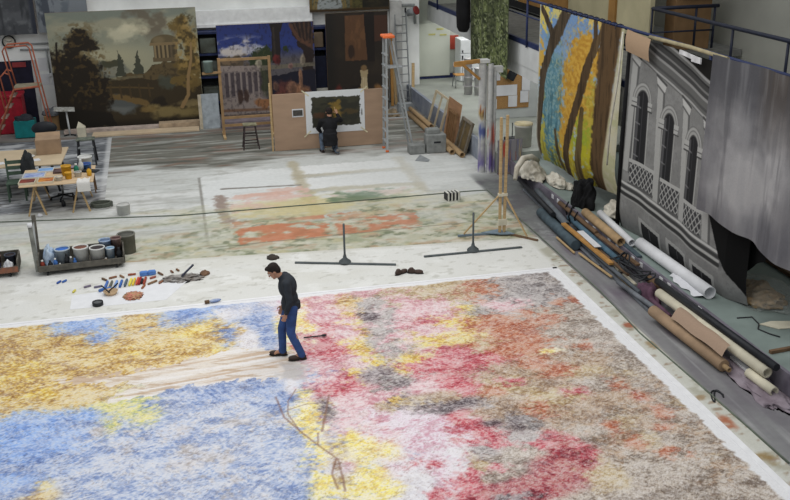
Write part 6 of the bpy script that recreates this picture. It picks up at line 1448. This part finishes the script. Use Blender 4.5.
trolley('low wooden paint trolley with two upright posts, full of buckets', (CX, CY, 0), 1.66, .62, True)
trolley('smaller low paint trolley cut off by the left edge', (-3.98, 19.55, 0), 1.1, .6, False)
CZ = .136
GB = 'pots standing in the paint trolley'
def K(x, y): 
    a = .06; return (CX + x * math.cos(a) - y * math.sin(a), CY + x * math.sin(a) + y * math.cos(a), CZ)
browp = mat('brown paint', (112, 66, 48), .5); dkp = mat('dark plum paint', (44, 32, 34), .5); bluelid = mat('bright blue paint', (52, 106, 190), .5); clearp = mat('cloudy plastic', (170, 182, 192), .4, var=.12, scale=6)
bucket('white bucket of brown paint in the middle of the paint trolley', K(.0, -.08), .14, .34, plastic_w, browp, group=GB)
bucket('white bucket of dark plum paint right of the brown one', K(.32, -.1), .14, .3, plastic_w, dkp, group=GB)
bucket('pale bucket of bright blue paint left of the brown one', K(-.36, .0), .14, .32, clearp, bluelid, group=GB, fz=.93)
t = crumple('plastic_bag', 'clouded plastic bag of bottles at the left end of the paint trolley', 'bag', K(-.62, .06), (.12, .14, .34), mat('clouded bag', (186, 200, 212), .4, scale=4, col2=(120, 150, 190)), 71, group=GB)
bucket('white bucket with blue-splashed rim at the rear right of the paint trolley', K(.48, .15), .112, .36, mat('blue splashed tub', (186, 196, 206), .5, scale=8, col2=(90, 130, 180)), mat('grey blue paint', (90, 110, 140), .5), group=GB)
bucket('dark-rimmed bucket of maroon paint at the rear right corner of the paint trolley', K(.7, .15), .1, .38, mat('maroon tub', (150, 130, 124), .5, scale=8, col2=(84, 60, 58)), mat('maroon paint', (70, 42, 42), .5), group=GB)
bucket('white tub with blue label at the right end of the paint trolley', K(.57, -.1), .08, .26, mat('label tub', (196, 204, 210), .5, scale=5, col2=(110, 160, 196)), mat('sky paint', (120, 160, 190), .5), group=GB, name='tub', cat='tub', handle=False)
bottle('black jar at the front right corner of the paint trolley', K(.74, -.16), .055, .26, blackp, blackp, GB, 'jar', 'jar')
for k, (x, y, r, h, m, lab) in enumerate(((-.75, -.2, .045, .18, mixr, 'small red-brown bottle at the front left corner of the paint trolley'), (-.6, -.22, .05, .16, blackp, 'small black pot second from the left along the front of the trolley'), (-.5, -.22, .04, .2, blue_p, 'blue bottle third from the left along the front of the trolley'),
                                          (-.28, -.2, .045, .26, blackp, 'tall black bottle before the blue bucket in the trolley'), (-.2, -.22, .04, .2, mat('grey jar', (84, 86, 90), .5), 'grey bottle just left of the brown bucket'), (-.13, -.23, .035, .16, blue_p, 'small blue bottle tucked against the brown bucket'), (.47, -.225, .04, .09, orange_wood, 'low tan pot at the front of the trolley right of the plum bucket'), (-.42, -.225, .04, .08, plastic_w, 'low white pot in front of the blue bucket'))):
    bottle(lab, K(x, y), r, h, m, m if k % 2 else plastic_w, GB)
bucket('grey lidded bin standing behind the right end of the paint trolley', (-1.327, 20.165, 0), .17, .42, mat('grey bin', (110, 110, 102), .7, scale=6), mat('grey bin inside', (84, 84, 78), .8), cat='bin', name='bin', fz=.95, handle=False)
G2 = 'pots in the left-hand trolley'
crumple('rag', 'white rag with dark stains in the left-hand trolley', 'rag', (-3.62, 19.45, .137), (.09, .1, .15), wht, 73, sub=4)
bottle('dark blue bottle beside the white rag in the left-hand trolley', (-3.8, 19.4, .136), .05, .24, mat('navy bottle', (30, 40, 70), .5), blackp, G2)
bucket('grey pot at the back right of the left-hand trolley', (-3.6, 19.68, .136), .1, .22, mat('dark pot', (70, 76, 90), .5), dkp, group=G2, name='pot', cat='pot', handle=False)
bucket('brown pot at the back middle of the left-hand trolley', (-3.88, 19.66, .136), .1, .22, mat('brown pot', (110, 80, 70), .5), dkp, group=G2, name='pot', cat='pot', handle=False)

# ---------------------------------------------------------------- crayons and rags on the ground sheet
t = tag(MB().prism([(-2.301, 17.972, 0)[:2], (-0.087, 18.257, 0)[:2], (-0.558, 17.307, 0)[:2], (-2.284, 17.293, 0)[:2]], .0052, .009).build('paper_sheet', mat('white sheet', (218, 219, 222), .7, var=.02)), 'white paper sheet under the row of pigment sticks', 'paper')
cols = [('blue', (72, 110, 180)), ('olive grey', (96, 96, 86)), ('light blue', (120, 156, 210)), ('mid blue', (60, 104, 176)), ('slate', (84, 100, 116)), ('lemon yellow', (226, 214, 90)), ('deep yellow', (222, 196, 70)), ('orange red', (196, 84, 60)), ('crimson', (150, 40, 44)), ('black', (44, 38, 40)), ('rust red', (156, 70, 52))]
ps = [(-1.682, 18.317, 0.01), (-1.596, 18.294, 0.01), (-1.502, 18.295, 0.01), (-1.408, 18.296, 0.01), (-1.314, 18.323, 0.01), (-1.228, 18.327, 0.01), (-1.162, 18.335, 0.01), (-1.095, 18.344, 0.01), (-1.048, 18.342, 0.01), (-1.009, 18.321, 0.01), (-0.952, 18.332, 0.01)]
def stick(label, loc, m, L=.3, w=.042, rz=PI / 2 - .1, grp='pigment sticks in a row on the white sheet'):
    t = thing('pigment_stick', label, 'pigment stick', loc, rz, grp)
    MB().bar((-L / 2, 0, w / 2), (L / 2, 0, w / 2), w, w, w * .2).build('stick', m, t); MB().bar((-L / 2 + .02, 0, w / 2), (L * .1, 0, w / 2), w * 1.08, w * 1.08, w * .2).build('wrapper', m, t)
    return t
for (nm, c), p_ in zip(cols, ps):
    stick('%s pigment stick in the row laid out on the white sheet' % nm, p_, mat(nm + ' pigment', c, .8), .34 if nm != 'black' else .22, .042)
for k, (a, b, c, lab) in enumerate((((-2.102, 18.295, 0.012), (-1.975, 18.365, 0.012), (120, 112, 130), 'mauve-grey stick left of the pigment row, farther left'), ((-1.912, 18.244, 0.012), (-1.765, 18.282, 0.012), (110, 106, 128), 'mauve-grey stick left of the pigment row, nearer it'), ((-1.785, 18.686, 0.012), (-1.683, 18.551, 0.012), (104, 84, 66), 'dark brown stick behind the blue pigment stick'),
                                    ((-1.649, 18.65, 0.012), (-1.499, 18.718, 0.012), (134, 96, 72), 'long brown stick behind the olive pigment stick'), ((-1.442, 18.757, 0.012), (-1.361, 18.626, 0.012), (140, 110, 84), 'tan stick behind the slate pigment stick'), ((-1.287, 18.743, 0.012), (-1.132, 18.756, 0.012), (150, 84, 60), 'rust stick behind the yellow pigment sticks'), ((-0.857, 18.435, 0.012), (-0.741, 18.513, 0.012), (160, 90, 76), 'red stick right of the pigment row, upper'),
                                    ((-0.893, 18.126, 0.012), (-0.722, 18.291, 0.012), (134, 104, 78), 'tan stick right of the pigment row, lower'), ((-0.684, 18.122, 0.012), (-0.607, 18.233, 0.012), (140, 96, 74), 'brown stick farthest right of the pigment row'), ((-1.004, 17.948, 0.012), (-0.949, 18.115, 0.012), (150, 92, 60), 'orange-brown stick in front of the rust pigment stick'), ((-0.702, 18.723, 0.012), (-0.605, 18.558, 0.012), (110, 84, 64), 'dark stick toward the rag pile'), ((-0.447, 18.737, 0.012), (-0.409, 18.643, 0.012), (120, 86, 66), 'short brown stick on the far edge of the ground sheet'), ((-0.328, 18.789, 0.012), (-0.299, 18.725, 0.012), (120, 90, 66), 'tiny brown stick on the far edge of the ground sheet'), ((-2.634, 18.648, 0.012), (-2.569, 18.763, 0.012), (60, 90, 160), 'small blue stick in front of the paint trolley, left'), ((-2.525, 18.698, 0.012), (-2.474, 18.765, 0.012), (60, 100, 170), 'small blue stick in front of the paint trolley, right'), ((-2.29, 18.09, 0.012), (-2.253, 18.207, 0.012), (206, 194, 90), 'small yellow stick at the left corner of the white sheet'))):
    a = Vector(a); b = Vector(b); d = b - a; c_ = (a + b) / 2
    stick(lab, (c_.x, c_.y, .009), mat('loose pigment %d' % k, c, .8), max(.12, d.length), .035, math.atan2(d.y, d.x), 'loose pigment sticks on the ground sheet')
bl2 = mat('blue crayon', (88, 130, 196), .8)
for k, (p_, lab) in enumerate((((-0.975, 18.663, 0.01), 'left'), ((-0.82, 18.676, 0.01), 'right'))): stick('bright blue block behind the rust pigment stick, the %s one' % lab, p_, bl2, .16, .09, .2, 'bright blue blocks')
for k, (p_, lab) in enumerate((((-1.753, 18.052, 0.01), 'left'), ((-1.643, 18.074, 0.01), 'right'))): stick('small blue stick before the blue pigment stick, the %s one' % lab, p_, blue_p, .14, .05, .7, 'small blue sticks')
t = thing('brush_bowl', 'tan bowl with brushes in front of the pigment row', 'bowl', (-1.578, 17.853, 0.01))
MB().lathe([(0, 0), (.1, 0), (.14, .07), (.13, .07), (.09, .02), (0, .02)], n=18).build('bowl', mat('tan bowl', (186, 160, 128), .7), t)
MB().bar((-.05, .02, .04), (.14, .12, .16), .02, .02).bar((-.02, -.02, .04), (-.16, .1, .15), .02, .02).build('brush', blackp, t)
crumb = mat('pink red crumbs', (190, 110, 104), .9, scale=14, col2=(176, 150, 110))
tag(crumple('pigment_heap', '', 'pigment', (-1.166, 17.643, 0.01), (.14, .17, .03), crumb, 81, freq=5, sub=5, amp=.6), 'small heap of pink and ochre crayon crumbs on the white sheet', 'pigment', kind=None)
crumple('rag_heap', 'heap of grey rags and brushes lying between paper sheet and walking man', 'rags', (-0.221, 18.279, 0.006), (.32, .16, .07), mat('grey rags', (172, 170, 168), .9, scale=8, col2=(110, 100, 92)), 83, freq=3.5, sub=5, amp=.6)
crumple('rag', 'brown rag lying on the heap of grey rags', 'rag', (0.214, 18.434, 0.006), (.09, .1, .07), mat('brown rag', (112, 88, 70), .9, var=.2), 85, sub=4)
o = MB().bar((-.12, 0, .0), (.12, .25, .12), .03, .03).build('brush', mat('navy brush', (50, 54, 70), .6)); o.location = (-0.118, 18.201, 0.1); tag(o, 'dark brush handle sticking up from the heap of grey rags', 'brush')
t = thing('lid', 'round black lid with grey centre lying alone on the ground sheet', 'lid', (-1.791, 17.374, 0.01))
MB().lathe([(0, .05), (.08, .05), (.085, .07), (.1, .07), (.1, 0), (0, 0)], n=22).build('rim', blackp, t); MB().lathe([(0, .054), (.078, .054)], n=20).build('centre', mat('grey lid', (84, 86, 88), .6), t)
t = thing('paint_tube', 'small crushed paint tube at the edge of the painted cloth', 'tube', (0.276, 16.906, 0.024), .2)
MB().ball((.06, 0, .03), (.12, .05, .03)).build('tube', mat('white blue tube', (196, 204, 214), .5, scale=8, col2=(80, 110, 170)), t); MB().tube([(-.05, 0, .03), (-.13, 0, .03)], .035, 10).build('cap', dark_wood, t)
o = MB().bar((-.16, 0, .016), (.16, 0, .016), .018, .018).ball((.19, 0, .02), (.05, .03, .02)).build('brush', blackp); o.location = (1.875, 14.936, 0.026); tag(o, 'dark brush lying on the painted cloth beside the walking man', 'brush')
crumple('rag', 'tiny dark rag at the far edge of the ground sheet behind the walking man', 'rag', (1.631, 18.972, 0.006), (.12, .12, .06), mat('dark rag', (60, 54, 50), .9), 87, sub=3)

# ================================================================== people
skin = mat('skin', (176, 132, 108), .6, var=.05, scale=8)
hairm = mat('dark hair', (34, 27, 25), .8, var=.25, scale=30)
def hand(mb, wrist, d, palm_n, side, curl=.5, s=1.0):
    """palm, four fingers and a thumb from the wrist along d; palm_n is the way the palm faces"""
    d = Vector(d).normalized(); n = Vector(palm_n); n = (n - d * n.dot(d)).normalized(); x = d.cross(n).normalized() * side
    w = Vector(wrist); pc = w + d * .05 * s
    R = Matrix((x, d, n)).transposed()
    mb.ball(pc, (.04 * s, .055 * s, .017 * s), 2, R)
    for k, (o, L) in enumerate(((-.03, .062), (-.01, .074), (.01, .07), (.029, .056))):
        p = w + d * .092 * s + x * o * s; a = curl * .5
        for seg in range(3):
            dd = d * math.cos(a) + n * math.sin(a); q = p + dd * L * s * (.45, .32, .25)[seg]
            mb.limb(p, q, .0088 * s, .008 * s, 8); p = q; a += curl
    p = w + d * .03 * s - x * .032 * s
    q = p + (d * .6 - x * .75 + n * .25).normalized() * .038 * s; r = q + (d * .85 - x * .2 + n * .4).normalized() * .032 * s
    mb.limb(p, q, .013 * s, .0105 * s, 8); mb.limb(q, r, .0105 * s, .009 * s, 8)
def head(mb, c, fwd, up, s=1.0):
    """skull, jaw, nose, ears, lips; returns basis"""
    f = Vector(fwd).normalized(); u = Vector(up); u = (u - f * u.dot(f)).normalized(); r = f.cross(u)
    R = Matrix((r, f, u)).transposed(); c = Vector(c)
    P = lambda x, y, z: c + (r * x + f * y + u * z) * s
    mb.ball(P(0, -.012, .025), (.077 * s, .097 * s, .095 * s), 3, R)
    mb.ball(P(0, .025, -.045), (.058 * s, .066 * s, .075 * s), 3, R)
    mb.ball(P(0, .066, -.09), (.03 * s, .026 * s, .026 * s), 2, R)
    mb.limb(P(0, .088, .012), P(0, .108, -.024), .01 * s, .015 * s, 8)
    mb.ball(P(0, .086, -.058), (.024 * s, .01 * s, .009 * s), 2, R)
    mb.ball(P(0, .082, .03), (.05 * s, .014 * s, .012 * s), 2, R)
    for k in (-1, 1): mb.ball(P(k * .078, -.012, -.008), (.012 * s, .022 * s, .034 * s), 2, R)
    return P, R
def add_head_parts(t, P, R, s=1.0, hair=True):
    eyew = mat('eye white', (214, 210, 204), .4, var=.02); iris = mat('dark iris', (44, 34, 30), .3)
    for k in (-1, 1):
        e = MB().ball(P(k * .031, .079, .006), .0125 * s, 2).build('eye', eyew, t); MB().ball(P(k * .031, .0895, .005), .0056 * s, 1).build('iris', iris, e)
        MB().limb(P(k * .014, .094, .032), P(k * .05, .08, .034), .005 * s, .0035 * s, 6).build('eyebrow', hairm, t)
    mb = MB()
    mb.ball(P(0, -.026, .05), (.085 * s, .1 * s, .086 * s), 3, R); mb.ball(P(0, -.06, .0), (.08 * s, .06 * s, .085 * s), 3, R); mb.ball(P(0, .05, .098), (.06 * s, .045 * s, .03 * s), 2, R)
    for k in (-1, 1): mb.ball(P(k * .07, -.02, .03), (.018 * s, .045 * s, .05 * s), 2, R)
    fuse(mb.build('hair', hairm, t), .009, 3)
def shoe_at(t, ankle, fwd, m, toe_down=0.0, name='shoe'):
    f = Vector(fwd).normalized(); a = Vector(ankle); u = Vector((0, 0, 1)); f.z = -toe_down; f.normalize(); r = f.cross(u).normalized(); u2_ = r.cross(f)
    R = Matrix((r, f, u2_)).transposed(); P = lambda x, y, z: a + r * x + f * y + u2_ * z
    mb = MB(); mb.ball(P(0, .13, -.05), (.048, .1, .042), 2, R); mb.ball(P(0, .0, -.045), (.042, .075, .055), 2, R); mb.limb(P(0, .0, -.03), P(0, -.005, .03), .044, .046, 12)
    o = fuse(mb.build(name, m, t), .008, 3)
    mb = MB(); mb.ball(P(0, .12, -.083), (.05, .115, .014), 2, R).ball(P(0, -.01, -.083), (.044, .075, .014), 2, R); mb.build('sole', sole_m, o)

# ---- walking man on the painted cloth (local: +x is where he walks, i.e. to the left of the photo)
jeans = mat('blue jeans', (52, 76, 124), .85, var=.14, scale=9)
dark_top = mat('charcoal sweater', (46, 50, 56), .95, var=.12, scale=12)
darkshoe = mat('dark brown shoe', (58, 46, 42), .6, var=.15)
t = thing('person', 'man in charcoal sweater and blue jeans walking with bowed head across the cloth', 'person', (1.46, 14.3, .016), PI - .12)
hipL, hipR = Vector((.03, -.09, .9)), Vector((-.03, .09, .9))        # left of body = -y here is away from walk; sides only
kneeA, ankA = Vector((.13, .1, .49)), Vector((.16, .1, .1))          # front leg, on the camera side
kneeB, ankB = Vector((-.0, -.09, .49)), Vector((-.17, -.09, .12))
# the leg nearer the camera is at the rear in the photo
kneeA, ankA = Vector((.02, .1, .48)), Vector((-.14, .1, .1)); kneeB, ankB = Vector((.16, -.09, .5)), Vector((.17, -.09, .1))
hA, hB = Vector((-.02, .09, .92)), Vector((.0, -.09, .92))
chest = Vector((.03, 0, 1.24)); neck = Vector((.1, 0, 1.44)); headc = Vector((.235, 0, 1.53))
shA, shB = Vector((.05, .185, 1.37)), Vector((.07, -.185, 1.37))
elA, wrA = Vector((.0, .25, 1.09)), Vector((.08, .21, .86)); elB, wrB = Vector((.05, -.24, 1.09)), Vector((.13, -.18, .86))
mb = MB()
P1, R1 = head(mb, headc, (.78, .04, -.62), (.6, 0, .8))
mb.limb(neck + Vector((-.02, 0, -.05)), headc + Vector((-.05, 0, -.03)), .058, .055)
mb.ball(chest, (.115, .165, .2)); mb.ball((.0, 0, 1.0), (.1, .145, .14)); mb.ball((-.01, 0, .92), (.11, .16, .11))
for s_, h_, k_, a_ in ((shA, hA, kneeA, ankA), (shB, hB, kneeB, ankB)):
    mb.limb(h_, k_, .082, .055); mb.limb(k_, a_, .053, .036); mb.limb(a_, a_ + Vector((.13, 0, -.05)), .035, .03)
    mb.ball(k_.lerp(a_, .3) + Vector((-.02, 0, 0)), (.05, .05, .1))
for s_, e_, w_, sd in ((shA, elA, wrA, 1), (shB, elB, wrB, -1)):
    mb.limb(s_, e_, .052, .04); mb.limb(e_, w_, .04, .027); mb.limb(chest + Vector((0, sd * .1, .12)), s_, .06, .055)
    hand(mb, w_, (w_ - e_).normalized() + Vector((.1, 0, -.2)), (0, -sd, 0), sd, .45)
fuse(mb.build('body', skin, t), .0065, 2)
add_head_parts(t, P1, R1)
mb = MB()
mb.ball(chest + Vector((0, 0, .02)), (.152, .2, .2), 3); mb.ball((.0, 0, 1.06), (.13, .175, .15), 3); mb.ball((-.01, 0, .96), (.128, .175, .1), 3); mb.tube([(-.01, 0, .88), (-.005, 0, 1.0)], .155, 20)
mb.limb(neck + Vector((-.02, 0, -.05)), neck + Vector((.02, 0, -.01)), .085, .068)
for s_, e_, w_, sd in ((shA, elA, wrA, 1), (shB, elB, wrB, -1)):
    mb.limb(chest + Vector((0, sd * .1, .12)), s_, .085, .072); mb.limb(s_, e_, .07, .056); mb.limb(e_, e_.lerp(w_, .86), .056, .042)
fuse(mb.build('sweater', dark_top, t), .012, 4)
mb = MB(); mb.ball((-.01, 0, .93), (.128, .172, .12), 3)
for h_, k_, a_ in ((hA, kneeA, ankA), (hB, kneeB, ankB)):
    mb.limb(h_, k_, .1, .072); mb.limb(k_, a_ + Vector((0, 0, -.01)), .072, .062)
    mb.ball(a_ + Vector((.01, 0, -.01)), (.068, .062, .05))
fuse(mb.build('jeans', jeans, t), .012, 4)
shoe_at(t, ankA + Vector((0, 0, .0)), (1, .1, 0), darkshoe); shoe_at(t, ankB, (1, -.15, 0), darkshoe)

# ---- kneeling painter at the plywood screen (local: +y towards the screen)
blackj = mat('black jacket', (26, 26, 29), .9, var=.25, scale=6)
t = thing('person', 'painter in black jacket kneeling with back turned before the dark picture', 'person', (4.2, 27.08, .0), 0)
t.scale = (1.15, 1.08, .97)
pel = Vector((-.02, -.02, .42)); ch = Vector((.0, .08, .82)); nk = Vector((.0, .12, 1.05)); hc = Vector((.01, .17, 1.21))
hl, hr = pel + Vector((-.1, .02, 0)), pel + Vector((.1, .02, 0))
kl, al = Vector((-.19, .3, .5)), Vector((-.2, .13, .1)); kr, ar = Vector((.13, .24, .08)), Vector((.13, -.2, .09))
sl, sr = Vector((-.2, .1, .96)), Vector((.2, .12, .97)); el_, wl_ = Vector((-.28, .2, .72)), Vector((-.2, .3, .56)); er, wr = Vector((.31, .27, .9)), Vector((.24, .4, 1.08))
mb = MB()
P2, R2 = head(mb, hc, (.05, .97, -.2), (0, .2, .98))
mb.limb(nk + Vector((0, -.02, -.05)), hc + Vector((0, -.02, -.05)), .06, .055)
mb.ball(ch, (.165, .115, .2)); mb.ball((-.01, .03, .58), (.14, .11, .16)); mb.ball(pel, (.16, .13, .12))
mb.limb(hl, kl, .082, .055); mb.limb(kl, al, .053, .036); mb.limb(al, al + Vector((0, .13, -.05)), .035, .03)
mb.limb(hr, kr, .082, .055); mb.limb(kr, ar, .053, .036)
for s_, e_, w_, sd in ((sl, el_, wl_, -1), (sr, er, wr, 1)):
    mb.limb(ch + Vector((sd * .1, 0, .12)), s_, .06, .055); mb.limb(s_, e_, .052, .04); mb.limb(e_, w_, .04, .027)
hand(mb, wl_, (.25, .6, -.6), (1, 0, .2), 1, .5); hand(mb, wr, (-.15, .5, .85), (-.2, .9, -.3), -1, .6)
fuse(mb.build('body', skin, t), .0065, 2)
add_head_parts(t, P2, R2)
mb = MB(); mb.ball(ch, (.2, .15, .23), 3); mb.ball((-.01, .02, .58), (.185, .15, .2), 3); mb.ball(pel + Vector((0, -.02, .0)), (.2, .17, .15), 3); mb.tube([pel + Vector((0, -.02, -.17)), pel + Vector((0, 0, .2))], .18, 20); mb.limb(nk + Vector((0, -.02, -.06)), nk, .09, .07)
for s_, e_, w_, sd in ((sl, el_, wl_, -1), (sr, er, wr, 1)):
    mb.limb(ch + Vector((sd * .1, 0, .12)), s_, .09, .078); mb.limb(s_, e_, .075, .062); mb.limb(e_, e_.lerp(w_, .85), .06, .045)
fuse(mb.build('jacket', blackj, t), .013, 4)
mb = MB(); mb.ball(pel, (.175, .145, .13), 3)
mb.limb(hl, kl, .1, .075); mb.limb(kl, al, .072, .06); mb.limb(hr, kr, .1, .075); mb.limb(kr, ar, .072, .06)
fuse(mb.build('jeans', mat('grey blue jeans', (84, 96, 112), .85, var=.12, scale=9), t), .013, 4)
greyshoe = mat('grey shoe', (104, 100, 96), .6)
shoe_at(t, al, (-.1, 1, 0), darkshoe); shoe_at(t, ar + Vector((0, -.02, .02)), (0, -.45, -1), greyshoe, .9)
o = MB().limb((0, 0, 0), (-.02, .1, .12), .008, .006, 6).limb((-.02, .1, .12), (-.025, .125, .15), .013, .004, 6).build('paintbrush', timber)
o.location = (4.43, 27.42, 1.1); tag(o, 'thin paintbrush held up in the kneeling painter\'s right hand', 'paintbrush')

# ================================================================== camera and light
cam = bpy.data.cameras.new('camera'); co_ = bpy.data.objects.new('camera', cam); C.objects.link(co_)
cam.sensor_width = 36; cam.lens = 971.5 / 790 * 36; cam.clip_end = 200
yaw, pit, rol, H = .21948, .35809, -.0169, 7.2
cyw, syw, cp, sp = math.cos(yaw), math.sin(yaw), math.cos(pit), math.sin(pit)
fw = Vector((syw * cp, cyw * cp, -sp)); r0 = Vector((cyw, -syw, 0)); u0 = r0.cross(fw)
r2 = r0 * math.cos(rol) + u0 * math.sin(rol); u2 = u0 * math.cos(rol) - r0 * math.sin(rol)
M = Matrix((r2, u2, -fw)).transposed().to_4x4(); M.translation = (0, 0, H)
co_.matrix_world = M
bpy.context.scene.camera = co_

wd = bpy.data.worlds.new('world'); bpy.context.scene.world = wd; wd.use_nodes = True
bg = wd.node_tree.nodes['Background']; bg.inputs['Color'].default_value = (.93, .97, 1.0, 1); bg.inputs['Strength'].default_value = .46
def area(name, loc, sx, sy, power, col=(1, 1, 1), rot=(0, 0, 0)):
    L = bpy.data.lights.new(name, 'AREA'); L.shape = 'RECTANGLE'; L.size = sx; L.size_y = sy; L.energy = power; L.color = col
    o = bpy.data.objects.new(name, L); C.objects.link(o); o.location = loc; o.rotation_euler = rot
    return o
area('skylight', (1.5, 13, 11), 12, 13, 1130, (1, .985, .96))
area('skylight', (1.5, 26, 10), 9, 6, 420, (1, .985, .96))
area('alcove_fill', (11, 31, 3.0), 3, 7, 160)  # added fill light to brighten the alcove, no fixture modelled
area('alcove_fill', (10.6, 25.6, 2.95), 1.4, 3, 45)  # second added fill, lightens the notice board under the balcony
sc = bpy.context.scene
sc.view_settings.view_transform = 'Standard'; sc.view_settings.look = 'None'
sc.cycles.use_denoising = True
